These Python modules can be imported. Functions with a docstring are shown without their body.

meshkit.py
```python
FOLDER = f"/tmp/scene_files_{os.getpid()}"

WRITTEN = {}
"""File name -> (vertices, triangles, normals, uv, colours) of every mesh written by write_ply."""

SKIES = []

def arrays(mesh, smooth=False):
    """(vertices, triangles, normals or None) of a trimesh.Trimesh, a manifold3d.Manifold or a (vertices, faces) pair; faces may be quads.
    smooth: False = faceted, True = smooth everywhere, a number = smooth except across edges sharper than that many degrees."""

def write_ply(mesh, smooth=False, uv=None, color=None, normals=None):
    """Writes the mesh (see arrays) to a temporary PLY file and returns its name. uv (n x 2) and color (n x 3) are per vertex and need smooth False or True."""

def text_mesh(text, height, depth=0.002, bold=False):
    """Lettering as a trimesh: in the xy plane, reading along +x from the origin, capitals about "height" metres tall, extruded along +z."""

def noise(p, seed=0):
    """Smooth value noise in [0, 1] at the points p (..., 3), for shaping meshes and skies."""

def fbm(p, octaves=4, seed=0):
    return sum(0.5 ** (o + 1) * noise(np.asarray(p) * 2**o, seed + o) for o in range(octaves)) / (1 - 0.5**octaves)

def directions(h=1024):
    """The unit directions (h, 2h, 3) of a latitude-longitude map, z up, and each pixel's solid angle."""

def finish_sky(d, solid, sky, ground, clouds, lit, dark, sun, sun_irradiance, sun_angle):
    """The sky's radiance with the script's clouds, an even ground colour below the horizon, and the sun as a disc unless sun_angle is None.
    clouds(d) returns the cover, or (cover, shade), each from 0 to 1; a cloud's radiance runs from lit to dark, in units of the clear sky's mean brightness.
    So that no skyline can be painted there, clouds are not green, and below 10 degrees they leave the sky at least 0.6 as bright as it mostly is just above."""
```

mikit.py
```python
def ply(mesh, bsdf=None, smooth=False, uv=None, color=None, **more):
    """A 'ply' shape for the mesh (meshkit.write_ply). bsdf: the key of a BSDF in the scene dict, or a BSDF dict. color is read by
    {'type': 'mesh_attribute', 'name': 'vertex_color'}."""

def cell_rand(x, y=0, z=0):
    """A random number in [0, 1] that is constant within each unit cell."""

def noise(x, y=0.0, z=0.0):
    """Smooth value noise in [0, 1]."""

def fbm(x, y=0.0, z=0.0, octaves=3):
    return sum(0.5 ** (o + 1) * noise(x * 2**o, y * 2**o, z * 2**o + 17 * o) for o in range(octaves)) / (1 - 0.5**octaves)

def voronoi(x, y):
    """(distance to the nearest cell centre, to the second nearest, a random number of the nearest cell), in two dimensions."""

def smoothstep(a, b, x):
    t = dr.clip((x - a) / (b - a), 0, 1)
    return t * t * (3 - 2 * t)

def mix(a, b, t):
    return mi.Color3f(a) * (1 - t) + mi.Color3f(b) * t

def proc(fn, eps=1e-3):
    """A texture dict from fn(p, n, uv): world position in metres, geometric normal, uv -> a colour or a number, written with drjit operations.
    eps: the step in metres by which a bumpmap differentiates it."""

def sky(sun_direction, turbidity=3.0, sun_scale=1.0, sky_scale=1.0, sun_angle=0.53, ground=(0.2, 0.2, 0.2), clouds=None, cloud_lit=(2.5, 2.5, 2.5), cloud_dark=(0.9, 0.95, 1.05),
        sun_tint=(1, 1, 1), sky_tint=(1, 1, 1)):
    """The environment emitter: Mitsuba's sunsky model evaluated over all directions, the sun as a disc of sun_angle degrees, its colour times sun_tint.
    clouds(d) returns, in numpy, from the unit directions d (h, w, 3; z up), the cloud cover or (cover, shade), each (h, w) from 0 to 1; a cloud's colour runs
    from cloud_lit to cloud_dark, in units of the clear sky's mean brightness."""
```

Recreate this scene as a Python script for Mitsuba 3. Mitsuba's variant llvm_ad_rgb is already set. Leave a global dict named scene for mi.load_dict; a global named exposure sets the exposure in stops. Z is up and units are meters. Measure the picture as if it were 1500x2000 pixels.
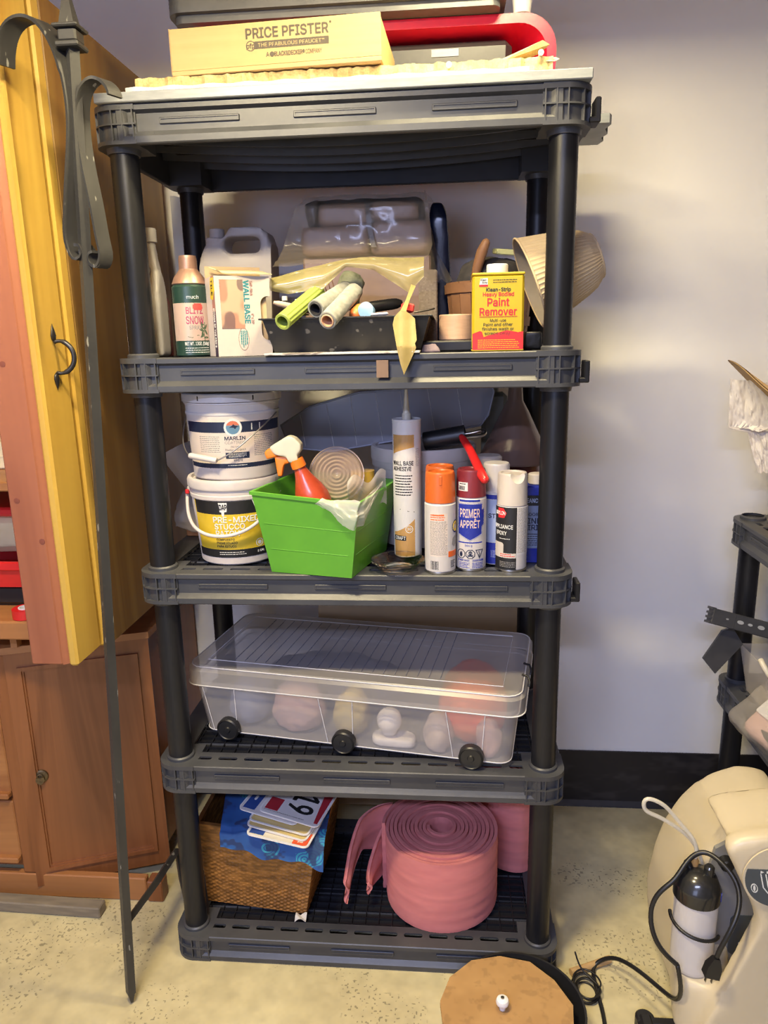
import math, random
import numpy as np, trimesh, manifold3d as m3, shapely.geometry as sg, shapely.affinity as sa
import drjit as dr, mitsuba as mi
import mikit, meshkit
from mikit import proc, noise, fbm, cell_rand, smoothstep, mix
T = mi.ScalarTransform4f
scene, labels = {}, {}
PI = math.pi

# ---------------------------------------------------------------- camera, lights, exposure
exposure = 0.2
CAM = np.array([0.2003, -1.4172, 1.4524])
YAW, PITCH, ROLL, FPX = math.radians(-5.0656), math.radians(13.2933), math.radians(-1.2192), 1417.33
_f = np.array([math.sin(YAW) * math.cos(PITCH), math.cos(YAW) * math.cos(PITCH), -math.sin(PITCH)])
_r = np.array([math.cos(YAW), -math.sin(YAW), 0.0]); _u = np.cross(_r, _f)
_up = -_r * math.sin(ROLL) + _u * math.cos(ROLL)
scene['camera'] = {'type': 'perspective', 'fov': 2 * math.degrees(math.atan(750 / FPX)), 'fov_axis': 'x', 'near_clip': 0.05, 'far_clip': 50.0,
                   'to_world': T().look_at(origin=CAM.tolist(), target=(CAM + _f).tolist(), up=_up.tolist())}
LAMP_WARM = [215.0, 178.0, 103.0]        # shop light right above the front of the shelf
LAMP_LEFT = [265.0, 219.0, 128.0]         # shop light between the shelf and the photographer
LAMP_COOL = [74.0, 84.0, 136.0]        # long cool tube light behind the photographer
WINDOW = [2.4, 2.9, 4.8]               # daylight through the window behind the photographer

# ---------------------------------------------------------------- helpers
def lin(h):
    if isinstance(h, str):
        h = [int(h[i:i + 2], 16) / 255 for i in (0, 2, 4)]
        return [x / 12.92 if x <= .04045 else ((x + .055) / 1.055) ** 2.4 for x in h]
    return list(h)
def pm(name, col, rough=.5, metal=0., spec=.5, bump=None, **kw):
    c = proc(col) if callable(col) else {'type': 'rgb', 'value': lin(col)}
    b = {'type': 'principled', 'base_color': c, 'roughness': rough, 'metallic': metal, 'specular': spec, **kw}
    if bump:
        b = {'type': 'bumpmap', 'arbitrary': proc(bump[0], bump[2] if len(bump) > 2 else 1e-3), 'scale': bump[1], 'bsdf': b}
    scene['mat_' + name] = {'type': 'twosided', 'bsdf': b}
    return 'mat_' + name
def film(name, col, alpha, rough=.25, spec=.5):
    """a translucent sheet of plastic: lets part of the light straight through"""
    scene['mat_' + name] = {'type': 'mask', 'opacity': alpha, 'bsdf': {'type': 'twosided', 'bsdf': {'type': 'principled', 'base_color': {'type': 'rgb', 'value': lin(col)}, 'roughness': rough, 'specular': spec}}}
    return 'mat_' + name
used = {}
def key_of(name, parent=None):
    k = f'{parent}__{name}' if parent else name
    n = used.get(k, 0); used[k] = n + 1
    return k if n == 0 else f'{k}_{n:03d}'
def tri(m):
    if hasattr(m, 'to_mesh'):
        q = m.to_mesh(); return trimesh.Trimesh(q.vert_properties[:, :3], q.tri_verts, process=False)
    return m
def cat(*ms):
    out = []
    for m in ms:
        out += [tri(x) for x in m] if isinstance(m, (list, tuple)) else [tri(m)]
    return trimesh.util.concatenate(out)
def add(name, mesh, mat, parent=None, smooth=35, at=None, **kw):
    k = key_of(name, parent)
    scene[k] = mesh if isinstance(mesh, dict) else mikit.ply(tri(mesh), mat, smooth=smooth, **kw)
    if at is not None: scene[k] = {**scene[k], 'to_world': at}
    return k
def thing(name, label, cat_, group=None):
    k = key_of(name); labels[k] = {'label': label, 'category': cat_}
    if group: labels[k]['group'] = group
    return k
def tag(k, label, cat_, group=None):
    labels[k] = {'label': label, 'category': cat_}
    if group: labels[k]['group'] = group
    return k
def struct(name, mesh, mat, parent=None, label=None, smooth=False):
    k = add(name, mesh, mat, parent, smooth)
    labels[k] = {'kind': 'structure'}
    if label: labels[k]['label'] = label
    return k
def note(k, label): labels[k] = {'label': label}; return k
def R3(rx=0, ry=0, rz=0):
    a = trimesh.transformations.euler_matrix(math.radians(rx), math.radians(ry), math.radians(rz)); return a
def mv(m, loc=(0, 0, 0), rx=0, ry=0, rz=0, s=None):
    m = tri(m).copy()
    if s is not None: m.apply_scale(s)
    m.apply_transform(R3(rx, ry, rz)); m.apply_translation(loc); return m
def box(x0, x1, y0, y1, z0, z1, b=0.):
    """axis-aligned box with chamfered edges"""
    x0, x1, y0, y1, z0, z1 = min(x0, x1), max(x0, x1), min(y0, y1), max(y0, y1), min(z0, z1), max(z0, z1)
    if b <= 0:
        m = trimesh.creation.box((x1 - x0, y1 - y0, z1 - z0)); m.apply_translation(((x0 + x1) / 2, (y0 + y1) / 2, (z0 + z1) / 2)); return m
    b = min(b, .45 * min(x1 - x0, y1 - y0, z1 - z0)); pts = []
    for x, sx in ((x0, 1), (x1, -1)):
        for y, sy in ((y0, 1), (y1, -1)):
            for z, sz in ((z0, 1), (z1, -1)):
                pts += [(x, y + sy * b, z + sz * b), (x + sx * b, y, z + sz * b), (x + sx * b, y + sy * b, z)]
    return trimesh.convex.convex_hull(np.array(pts))
def cbox(w, d, h, b=0.):
    return box(-w / 2, w / 2, -d / 2, d / 2, -h / 2, h / 2, b)
def lathe(prof, n=48, loc=(0, 0, 0), closed=True):
    """profile [(r, z), ...] from the axis outwards and back"""
    p = np.array(prof, float); a = np.arange(n) * 2 * PI / n
    v = np.stack([p[:, None, 0] * np.cos(a), p[:, None, 0] * np.sin(a), np.broadcast_to(p[:, None, 1], (len(p), n))], -1).reshape(-1, 3)
    f = []
    for i in range(len(p) - 1):
        for j in range(n):
            k = (j + 1) % n; q = (i * n + j, i * n + k, (i + 1) * n + k, (i + 1) * n + j)
            if p[i, 0] > 1e-6: f.append((q[0], q[1], q[2]))
            if p[i + 1, 0] > 1e-6: f.append((q[0], q[2], q[3]))
            elif p[i, 0] > 1e-6: pass
    m = trimesh.Trimesh(v, np.array(f), process=False); m.merge_vertices(); m.apply_translation(loc); return m
def cyl(r, z0, z1, n=40, loc=(0, 0), b=0.0):
    prof = [(0, z0), (r - b, z0), (r, z0 + b), (r, z1 - b), (r - b, z1), (0, z1)] if b else [(0, z0), (r, z0), (r, z1), (0, z1)]
    return lathe(prof, n, (loc[0], loc[1], 0))
def tube(path, r, n=10, closed=False):
    p = np.array(path, float); r = np.broadcast_to(r, (len(p),))
    t = np.gradient(p, axis=0)
    if closed: t = np.roll(p, -1, 0) - np.roll(p, 1, 0)
    t /= np.linalg.norm(t, axis=1, keepdims=True) + 1e-12
    a = np.cross(t[0], [0, 0, 1.] if abs(t[0][2]) < .9 else [1., 0, 0]); fr = []
    for k in range(len(p)):
        a = a - t[k] * (a @ t[k]); a /= np.linalg.norm(a); fr.append((a, np.cross(t[k], a)))
    ang = np.arange(n) * 2 * PI / n
    v = np.concatenate([p[k] + r[k] * (np.cos(ang)[:, None] * fr[k][0] + np.sin(ang)[:, None] * fr[k][1]) for k in range(len(p))])
    f = []
    for i in range(len(p) - (0 if closed else 1)):
        for j in range(n):
            k = (j + 1) % n; i2 = (i + 1) % len(p)
            f += [(i * n + j, i * n + k, i2 * n + k), (i * n + j, i2 * n + k, i2 * n + j)]
    if not closed:
        c0, c1 = len(v), len(v) + 1; v = np.vstack([v, p[0], p[-1]]); e = (len(p) - 1) * n
        for j in range(n):
            f += [(c0, (j + 1) % n, j), (c1, e + j, e + (j + 1) % n)]
    return trimesh.Trimesh(v, np.array(f), process=False)
def spline(pts, n=40):
    from scipy.interpolate import make_interp_spline
    p = np.array(pts, float); k = min(3, len(p) - 1)
    s = np.r_[0, np.cumsum(np.linalg.norm(np.diff(p, axis=0), axis=1))]
    return make_interp_spline(s, p, k=k)(np.linspace(0, s[-1], n))
def ext(poly, h, z0=0.):
    """extrude a shapely polygon along z"""
    ms = [trimesh.creation.extrude_polygon(g, h, engine='earcut') for g in getattr(poly, 'geoms', [poly])]
    m = trimesh.util.concatenate(ms); m.apply_translation((0, 0, z0)); return m
def place(m, o, X=(1, 0, 0), Y=(0, 0, 1)):
    """put a mesh of the xy plane (z outward) on the plane through o with axes X, Y"""
    m = tri(m).copy(); X = np.array(X, float); X /= np.linalg.norm(X); Y = np.array(Y, float); Y = Y - X * (X @ Y); Y /= np.linalg.norm(Y)
    m.vertices = np.array(o) + m.vertices @ np.stack([X, Y, np.cross(X, Y)]); return m
def wrap(m, c, R, z0, phi=0.):
    """bend a mesh of the xy plane round an upright cylinder (or cone: R a function of height) facing -y, turned by phi"""
    m = tri(m).copy(); v = m.vertices; z = z0 + v[:, 1]
    r = (np.array([R(q) for q in z]) if callable(R) else R)
    a = math.radians(phi) + v[:, 0] / (r if not callable(R) else np.mean(r)); r = r + v[:, 2]
    m.vertices = np.stack([c[0] + r * np.sin(a), c[1] - r * np.cos(a), z], 1); return m
def patch(x0, x1, y0, y1, d=.0004, n=None):
    """thin sheet of the xy plane, split so that it can bend"""
    n = n or max(1, int((x1 - x0) / .004)); xs = np.linspace(x0, x1, n + 1); m = []
    v = np.array([(x, y, z) for x in xs for y, z in ((y0, d * .0), (y0, d), (y1, d), (y1, d * .0))]); f = []
    for i in range(n):
        for j in range(4):
            a, b = i * 4 + j, i * 4 + (j + 1) % 4; f += [(a, b, b + 4), (a, b + 4, a + 4)]
    f += [(0, 2, 1), (0, 3, 2), (4 * n, 4 * n + 1, 4 * n + 2), (4 * n, 4 * n + 2, 4 * n + 3)]
    m = trimesh.Trimesh(v, np.array(f)[:, ::-1], process=False); return m
_tm = {}
def text(s, h, cx=0., cy=0., d=.0007, bold=True, width=None, left=False):
    """lettering centred at cx, its baseline at cy; width squeezes it"""
    q = (s, h, d, bold)
    if q not in _tm: _tm[q] = meshkit.text_mesh(s, h, d, bold)
    m = _tm[q].copy(); x0, x1 = m.bounds[0, 0], m.bounds[1, 0]
    k = width / (x1 - x0) if width else 1
    v = m.vertices.copy(); v[:, 0] = (v[:, 0] - (x0 if left else (x0 + x1) / 2)) * k + cx; v[:, 1] += cy; m.vertices = v; return m
def lines(x0, x1, y0, y1, n, h=.0007, seed=0, d=.0005):
    """unreadable small print: rows of short dashes"""
    rg = random.Random(seed); out = []
    for i in range(n):
        y = y1 - (i + .5) * (y1 - y0) / n; x = x0
        while x < x1 - .001:
            w = min(rg.uniform(.002, .006), x1 - x); out.append(patch(x, x + w, y, y + h, d, 1)); x += w + .001
        if rg.random() < .25 and len(out) > 3: out.pop()
    return cat(out)
def hull(pts): return trimesh.convex.convex_hull(np.array(pts))
def disk2(r, n=40, c=(0, 0)): return sg.Point(c).buffer(r, quad_segs=n // 4)
def rrect(x0, x1, y0, y1, r, q=6): return sg.box(x0 + r, y0 + r, x1 - r, y1 - r).buffer(r, quad_segs=q)
def sheet(fn, nu, nv, thick=None):
    """a surface from fn(u, v) on [0,1]^2; with thickness it gets a back and edges"""
    u, v = np.meshgrid(np.linspace(0, 1, nu), np.linspace(0, 1, nv), indexing='ij')
    P = np.array([fn(a, b) for a, b in zip(u.ravel(), v.ravel())]); f = []
    for i in range(nu - 1):
        for j in range(nv - 1):
            a = i * nv + j; f += [(a, a + nv, a + nv + 1), (a, a + nv + 1, a + 1)]
    m = trimesh.Trimesh(P, np.array(f), process=False)
    if thick:
        N = m.vertex_normals; n = len(P); g = np.array(f)
        E = [i * nv for i in range(nu)] + [(nu - 1) * nv + j for j in range(1, nv)] + [i * nv + nv - 1 for i in range(nu - 2, -1, -1)] + [j for j in range(nv - 2, 0, -1)]
        s = []
        for a, b in zip(E, E[1:] + E[:1]): s += [(a, a + n, b + n), (a, b + n, b)]
        m = trimesh.Trimesh(np.vstack([P, P - N * thick]), np.vstack([g, g[:, ::-1] + n, np.array(s)[:, ::-1]]), process=False)
    return m
def rough_up(m, amp, freq, seed=0):
    m = tri(m).copy(); N = m.vertex_normals
    m.vertices = m.vertices + N * ((meshkit.fbm(m.vertices * freq, 3, seed) - .5) * 2 * amp)[:, None]; return m
def man(m): 
    m = tri(m); return m3.Manifold(m3.Mesh(np.array(m.vertices, np.float32), np.array(m.faces, np.uint32)))
def sub(a, *bs):
    r = man(a)
    for b in bs: r = r - man(b)
    return tri(r)
# ---------------------------------------------------------------- the room
YW = 0.67
pm('wall', lambda p, n, uv: mix([.83, .82, .80], [.78, .77, .75], fbm(p[0] * 3, p[2] * 3, 0)), .75,
   bump=(lambda p, n, uv: fbm(p[0] * 120, p[2] * 120, p[1] * 120), .0006))
pm('concrete', lambda p, n, uv: mix([.55, .49, .29], [.40, .34, .19], fbm(p[0] * 5, p[1] * 5, 1.0)) * (.82 + .3 * fbm(p[0] * 34, p[1] * 34, 5.)) * (1 - .45 * smoothstep(.78, .84, noise(p[0] * 210, p[1] * 210, 2.)) * smoothstep(.60, .75, noise(p[0] * 9, p[1] * 9, 8.))),
   .7, bump=(lambda p, n, uv: fbm(p[0] * 60, p[1] * 60, 0.), .0015))
pm('baseboard', lambda p, n, uv: mix([.016, .015, .018], [.05, .045, .045], smoothstep(.5, .8, fbm(p[0] * 14, p[2] * 30, 2.)) * .5), .45)
pm('room', [.22, .21, .195], .8)
struct('floor', box(-2.0, 2.5, -3.6, YW + .1, -.1, 0), 'mat_concrete')
struct('wall_back', box(-2.0, 2.5, YW, YW + .1, 0, 2.45), 'mat_wall')
struct('baseboard_back', cat(box(-2.0, 2.5, YW - .005, YW, .012, .19, .002), hull([(x, y, z) for x in (-2., 2.5) for y, z in ((YW, 0), (YW - .018, 0), (YW - .016, .004), (YW - .005, .016), (YW, .016))])), 'mat_baseboard')
pm('ceiling', [.46, .33, .25], .8)
struct('ceiling', box(-2.0, 2.5, -3.6, YW, 2.45, 2.55), 'mat_ceiling')
struct('wall_left', box(-2.1, -2.0, -3.6, YW, 0, 2.45), 'mat_room')
struct('wall_right', box(2.5, 2.6, -3.6, YW, 0, 2.45), 'mat_room')
struct('wall_front', sub(box(-2.0, 2.5, -3.7, -3.6, 0, 2.45), box(-1.85, -.45, -3.8, -3.5, .95, 2.05)), 'mat_room')
pm('frame_white', [.7, .7, .7], .4)
wk = struct('window_1', cat(box(-1.90, -.40, -3.62, -3.58, .90, .95), box(-1.90, -.40, -3.62, -3.58, 2.05, 2.10), box(-1.90, -1.85, -3.62, -3.58, .95, 2.05), box(-.45, -.40, -3.62, -3.58, .95, 2.05), box(-1.17, -1.13, -3.65, -3.6, .95, 2.05)), 'mat_frame_white')
scene['window_1__pane'] = {'type': 'rectangle', 'to_world': T().translate([-1.15, -3.66, 1.50]).rotate([1, 0, 0], -90).scale([.70, .55, 1]), 'bsdf': {'type': 'diffuse'}, 'emitter': {'type': 'area', 'radiance': {'type': 'rgb', 'value': WINDOW}}}
# shop lights hung from the ceiling: a hood and a tube that shines downwards
pm('hood', [.6, .6, .58], .4)
def shop_light(x, y, z, hx, hy, rad, label, up=0.):
    t = thing('shop_light', label, 'ceiling light')
    o = sg.Polygon([(-hy - .05, 0), (-hy - .02, .05), (hy + .02, .05), (hy + .05, 0), (hy + .045, 0), (hy + .015, .045), (-hy - .015, .045), (-hy - .045, 0)])
    h = ext(o, 2 * hx + .04, -hx - .02); h.apply_transform(np.array([[0, 0, 1, x], [1, 0, 0, y], [0, 1, 0, z], [0, 0, 0, 1.]]))
    add('hood', h, 'mat_hood', t, False)
    for xx in (x - hx + .02, x + hx - .03): add('hanger', box(xx, xx + .01, y - .005, y + .005, z + .05, max(2.45, z + .06)), 'mat_hood', t, False)
    if up:                                                                  # added glow on the hood, invented to warm the ceiling and upper wall
        k = key_of('added_uplight', t); scene[k] = {'type': 'rectangle', 'to_world': T().translate([x, y, z + .0515]).scale([hx * .9, hy * .5, 1]), 'bsdf': {'type': 'diffuse'}, 'emitter': {'type': 'area', 'radiance': {'type': 'rgb', 'value': [up * q for q in rad]}}}
    k = key_of('diffuser', t)
    scene[k] = {'type': 'rectangle', 'to_world': T().translate([x, y, z + (.014 if hy < .05 else .004)]).rotate([1, 0, 0], 180).scale([hx, hy, 1]), 'bsdf': {'type': 'diffuse'}, 'emitter': {'type': 'area', 'radiance': {'type': 'rgb', 'value': rad}}}
shop_light(.27, -.17, 2.27, .16, .04, LAMP_WARM, 'short hooded shop light hanging close over the front of the shelving')
shop_light(-.28, -.74, 2.22, .16, .07, LAMP_LEFT, 'short hooded shop light hanging between the shelving and the photographer', .30)

shop_light(-.25, -2.60, 2.40, .60, .08, LAMP_COOL, 'long cool white tube light on the ceiling behind the photographer')

# ---------------------------------------------------------------- the shelving unit
pm('resin', lambda p, n, uv: mix([.030, .032, .039], [.058, .060, .066], fbm(p[0] * 18, p[1] * 18, p[2] * 18)), .42, spec=.5)
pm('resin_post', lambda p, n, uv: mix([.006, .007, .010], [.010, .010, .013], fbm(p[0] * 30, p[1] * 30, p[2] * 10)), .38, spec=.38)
SZ = [1.883, 1.4276, .9822, .5268, .068]
SW, SD, SH = .457, .46, .068
def shelf_mesh():
    out = []
    for (y, s) in ((0., 1), (SD, -1)):                                        # long rims, with the recessed panel and three raised bars
        w = .405
        b = box(-w, w, y, y + s * .014, -SH, 0, .002)
        q = [(sx * (.392 if k == 0 else .378), y + s * (-.001 if k == 0 else .009), z) for sx in (-1, 1) for k, zz in ((0, (-.010, -.056)), (1, (-.015, -.045))) for z in zz]
        b = sub(b, hull(q)); out.append(b)
        for cx in (-.25, 0, .25):
            out.append(sub(box(cx - .075, cx + .075, y + s * .0055, y + s * .0105, -.0345, -.0235, .001), box(cx - .072, cx + .072, y - s * .01, y + s * .0070, -.0315, -.0265)))
    for s in (-1, 1):
        b = box(s * SW, s * (SW - .012), .05, SD - .05, -SH, 0, .002)
        q = [(s * (SW + .001 if k == 0 else SW - .006), yy, z) for k, ys, zz in ((0, (.06, SD - .06), (-.01, -.056)), (1, (.072, SD - .072), (-.017, -.044))) for yy in ys for z in zz]
        out.append(sub(b, hull(q)))
    deck = sg.box(-SW + .004, .004, SW - .004, SD - .004)
    for cx in (-SW, SW):
        for cy in (0, SD): deck = deck.difference(sg.Point(cx * .905, cy + (.043 if cy == 0 else -.043)).buffer(.02)).difference(sg.box(min(cx, cx * .9), min(cy, abs(cy - .045)), max(cx, cx * .9), max(cy, abs(cy - .045))))
    slots = []
    for i in range(13):
        x = -.36 + i * .06; slots += [rrect(x - .022, x + .022, y - .006, y + .006, .005, 3) for y in (.036, SD - .036)]
    inner = sg.box(-.40, .06, .40, SD - .06)
    ledge = deck.difference(inner).difference(sg.MultiPolygon(slots)); out.append(ext(ledge, .004, -.004))
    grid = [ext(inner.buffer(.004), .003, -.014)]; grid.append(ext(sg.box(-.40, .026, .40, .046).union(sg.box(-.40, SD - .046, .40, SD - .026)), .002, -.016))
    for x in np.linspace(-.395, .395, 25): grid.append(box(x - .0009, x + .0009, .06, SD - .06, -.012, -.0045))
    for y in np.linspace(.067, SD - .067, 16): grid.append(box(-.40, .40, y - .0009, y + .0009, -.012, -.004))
    for i, y in enumerate((.10, .175, .25, .325, .40)):                        # ribs under the deck, deeper in the middle
        xs = np.linspace(-.44, .44, 25); dz = [.022 + .022 * math.cos(x / .44 * PI / 2) for x in xs]
        v = [(x, yy, z) for x, d in zip(xs, dz) for yy, z in ((y - .008, -.006), (y - .003, -d), (y + .003, -d), (y + .008, -.006))]
        f = []
        for a in range(24):
            for j in range(3): f += [(a * 4 + j, a * 4 + 4 + j, a * 4 + 5 + j), (a * 4 + j, a * 4 + 5 + j, a * 4 + 1 + j)]
        out.append(trimesh.Trimesh(np.array(v), np.array(f)[:, ::-1], process=False))
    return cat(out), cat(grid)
def corner_mesh(sx, sy):
    cx, cy = sx * .413, (.044 if sy < 0 else SD - .044); R = .046
    def prof(r):
        p = sg.Point(cx, cy).buffer(r, quad_segs=10)
        ix, iy = cx - sx * .044, cy + (.05 if sy < 0 else -.05); oy = cy + (-r if sy < 0 else r); ox = cx + sx * r
        return p.union(sg.box(min(ix, cx), min(oy, cy), max(ix, cx), max(oy, cy)).buffer(0)).union(sg.box(min(cx, ox), min(iy, cy), max(cx, ox), max(iy, cy))).union(sg.box(min(ix, cx), min(iy, cy), max(ix, cx), max(iy, cy)))
    out = [ext(prof(R - .007), SH - .002, -SH + .001)]
    for z0, h in ((-SH, .007), (-SH / 2 - .001, .0026), (-.010, .010)): out.append(ext(prof(R), h, z0))
    for a in (0, 40, 66, 90):
        d = np.array([sx * math.sin(math.radians(a)), sy * math.cos(math.radians(a))]); t = np.array([-d[1], d[0]]) * .0011
        c = np.array([cx, cy]); out.append(ext(sg.Polygon([c + t, c - t, c - t + d * R, c + t + d * R]), SH - .004, -SH + .002))
    ix = cx - sx * .040; oy = cy + sy * R
    out.append(box(ix - .0011, ix + .0011, cy, oy, -SH + .002, -.002))
    out.append(box(cx - .0011 - sx * .02, cx + .0011 - sx * .02, cy, oy, -SH + .002, -.002))
    out.append(lathe([(.026, 0), (.031, 0), (.031, .006), (.028, .009), (.026, .009)], 28, (cx, cy, 0)))
    out.append(lathe([(.026, 0), (.032, 0), (.030, -.010), (.026, -.010)], 28, (cx, cy, -SH)))
    return cat(out)
unit = thing('shelving_unit', 'tall black resin shelving unit with five tiers in front of the white wall', 'shelving unit')
_sm, _grid = shelf_mesh(); _sm, _grid = mikit.ply(_sm, 'mat_resin', smooth=30), mikit.ply(_grid, 'mat_resin_post')  # grid is the same plastic; its darker colour stands in for shade
_cm = {(sx, sy): mikit.ply(corner_mesh(sx, sy), 'mat_resin', smooth=30) for sx in (-1, 1) for sy in (-1, 1)}
_clip = mikit.ply(cat(box(SW - .004, SW + .016, .02, .06, -.062, -.052, .002), box(SW + .006, SW + .016, .02, .06, -.062, -.02, .002)), 'mat_resin_post', smooth=30)
_post = {}
for i, z in enumerate(SZ):
    tw = T().translate([0, 0, z])
    s = add('shelf', _sm, None, unit, at=tw)
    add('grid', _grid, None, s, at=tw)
    for q in _cm: add('corner_block', _cm[q], None, s, at=tw)
    if i < 3: add('clip', _clip, None, s, at=tw)
    if i < 4:
        h = z - SH - SZ[i + 1]
        for q in _cm:
            cx, cy = q[0] * .413, (.044 if q[1] < 0 else SD - .044)
            pk = round(h, 4)
            if pk not in _post: _post[pk] = mikit.ply(lathe([(0, 0), (.0265, 0), (.0265, h), (0, h)], 32), 'mat_resin_post', smooth=35)
            add('post', _post[pk], None, unit, at=T().translate([cx, cy, SZ[i + 1]]))
# ---------------------------------------------------------------- left: wooden hutch, lower cabinet, iron hook
def grain(a, b, f=70., axis=2, seed=0.):
    """wood: long streaks along an axis, with broad bands and a few knots"""
    def fn(p, n, uv):
        l = [p[0], p[1], p[2]][axis]; c = (p[0] + p[1] + p[2]) - l
        w = noise(c * 6 + seed, l * 1.2, seed) * 1.6
        g = fbm(c * f + w * 6, l * 2.2, seed, 3); h = smoothstep(.42, .72, noise(c * 16 + w * 4, l * .8, seed + 3))
        return mix(a, b, .55 * g + .45 * h)
    return fn
pm('pine', grain([.50, .33, .065], [.33, .18, .027], 45, 2, 1.), .38)
pm('pine_dark', grain([.25, .145, .036], [.16, .075, .018], 45, 2, 2.), .45)  # same pine, darkened: the shade on the rear panel is put into its colour
pm('redwood', grain([.31, .112, .055], [.21, .066, .032], 80, 2, 4.), .5)
pm('oak', grain([.25, .092, .030], [.15, .050, .015], 110, 2, 7.), .42)
pm('oak_h', grain([.36, .16, .055], [.24, .09, .03], 90, 0, 9.), .45)
pm('iron', lambda p, n, uv: mix(mix([.018, .018, .020], [.035, .035, .035], fbm(p[0] * 30, p[1] * 30, p[2] * 9)), [.20, .20, .18], smoothstep(.74, .80, fbm(p[0] * 110, p[1] * 110, p[2] * 26))), .45)
pm('iron_black', [.012, .011, .012], .35)
hu = thing('tall_cupboard', 'orange pine hutch with a yellow varnished side and black pull at the left', 'cupboard')
def knots(m, pts): return m
add('side_board', box(-.575, -.555, -.095, .008, .812, 2.10, .005), 'mat_pine', hu)
add('side_board', box(-.575, -.555, .021, .055, .806, 2.10, .005), 'mat_pine', hu); add('side_panel', box(-.575, -.556, .056, .615, .795, 2.10, .003), 'mat_pine_dark', hu)
add('groove_strip', box(-.578, -.566, .0, .03, .812, 2.10), 'mat_oak', hu)
add('stile', cat(box(-.655, -.588, -.095, -.072, .815, 2.10, .003), hull([(x, y, z) for z in (.815, 2.10) for x, y in ((-.588, -.094), (-.576, -.085), (-.576, -.072), (-.588, -.072))])), 'mat_redwood', hu, 20)
pm('knot', [.16, .045, .025], .5)
for x, z, r in ((-.628, 1.424, .0055), (-.638, 1.162, .0058), (-.597, 1.079, .0060)):
    k = lathe([(0, 0), (r, 0), (r, .0007), (0, .0012)], 16); add('plug', place(k, (x, -.095, z), (1, 0, 0), (0, 0, 1)), 'mat_knot', hu)
add('back_panel', box(-1.6, -.575, .60, .615, .83, 2.10), 'mat_oak_h', hu, False)
add('shelf_board', box(-1.6, -.655, .10, .60, .782, .828, .004), 'mat_oak_h', hu)
add('shelf_board', box(-1.6, -.578, .06, .60, 1.148, 1.17, .003), 'mat_oak_h', hu)
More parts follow.
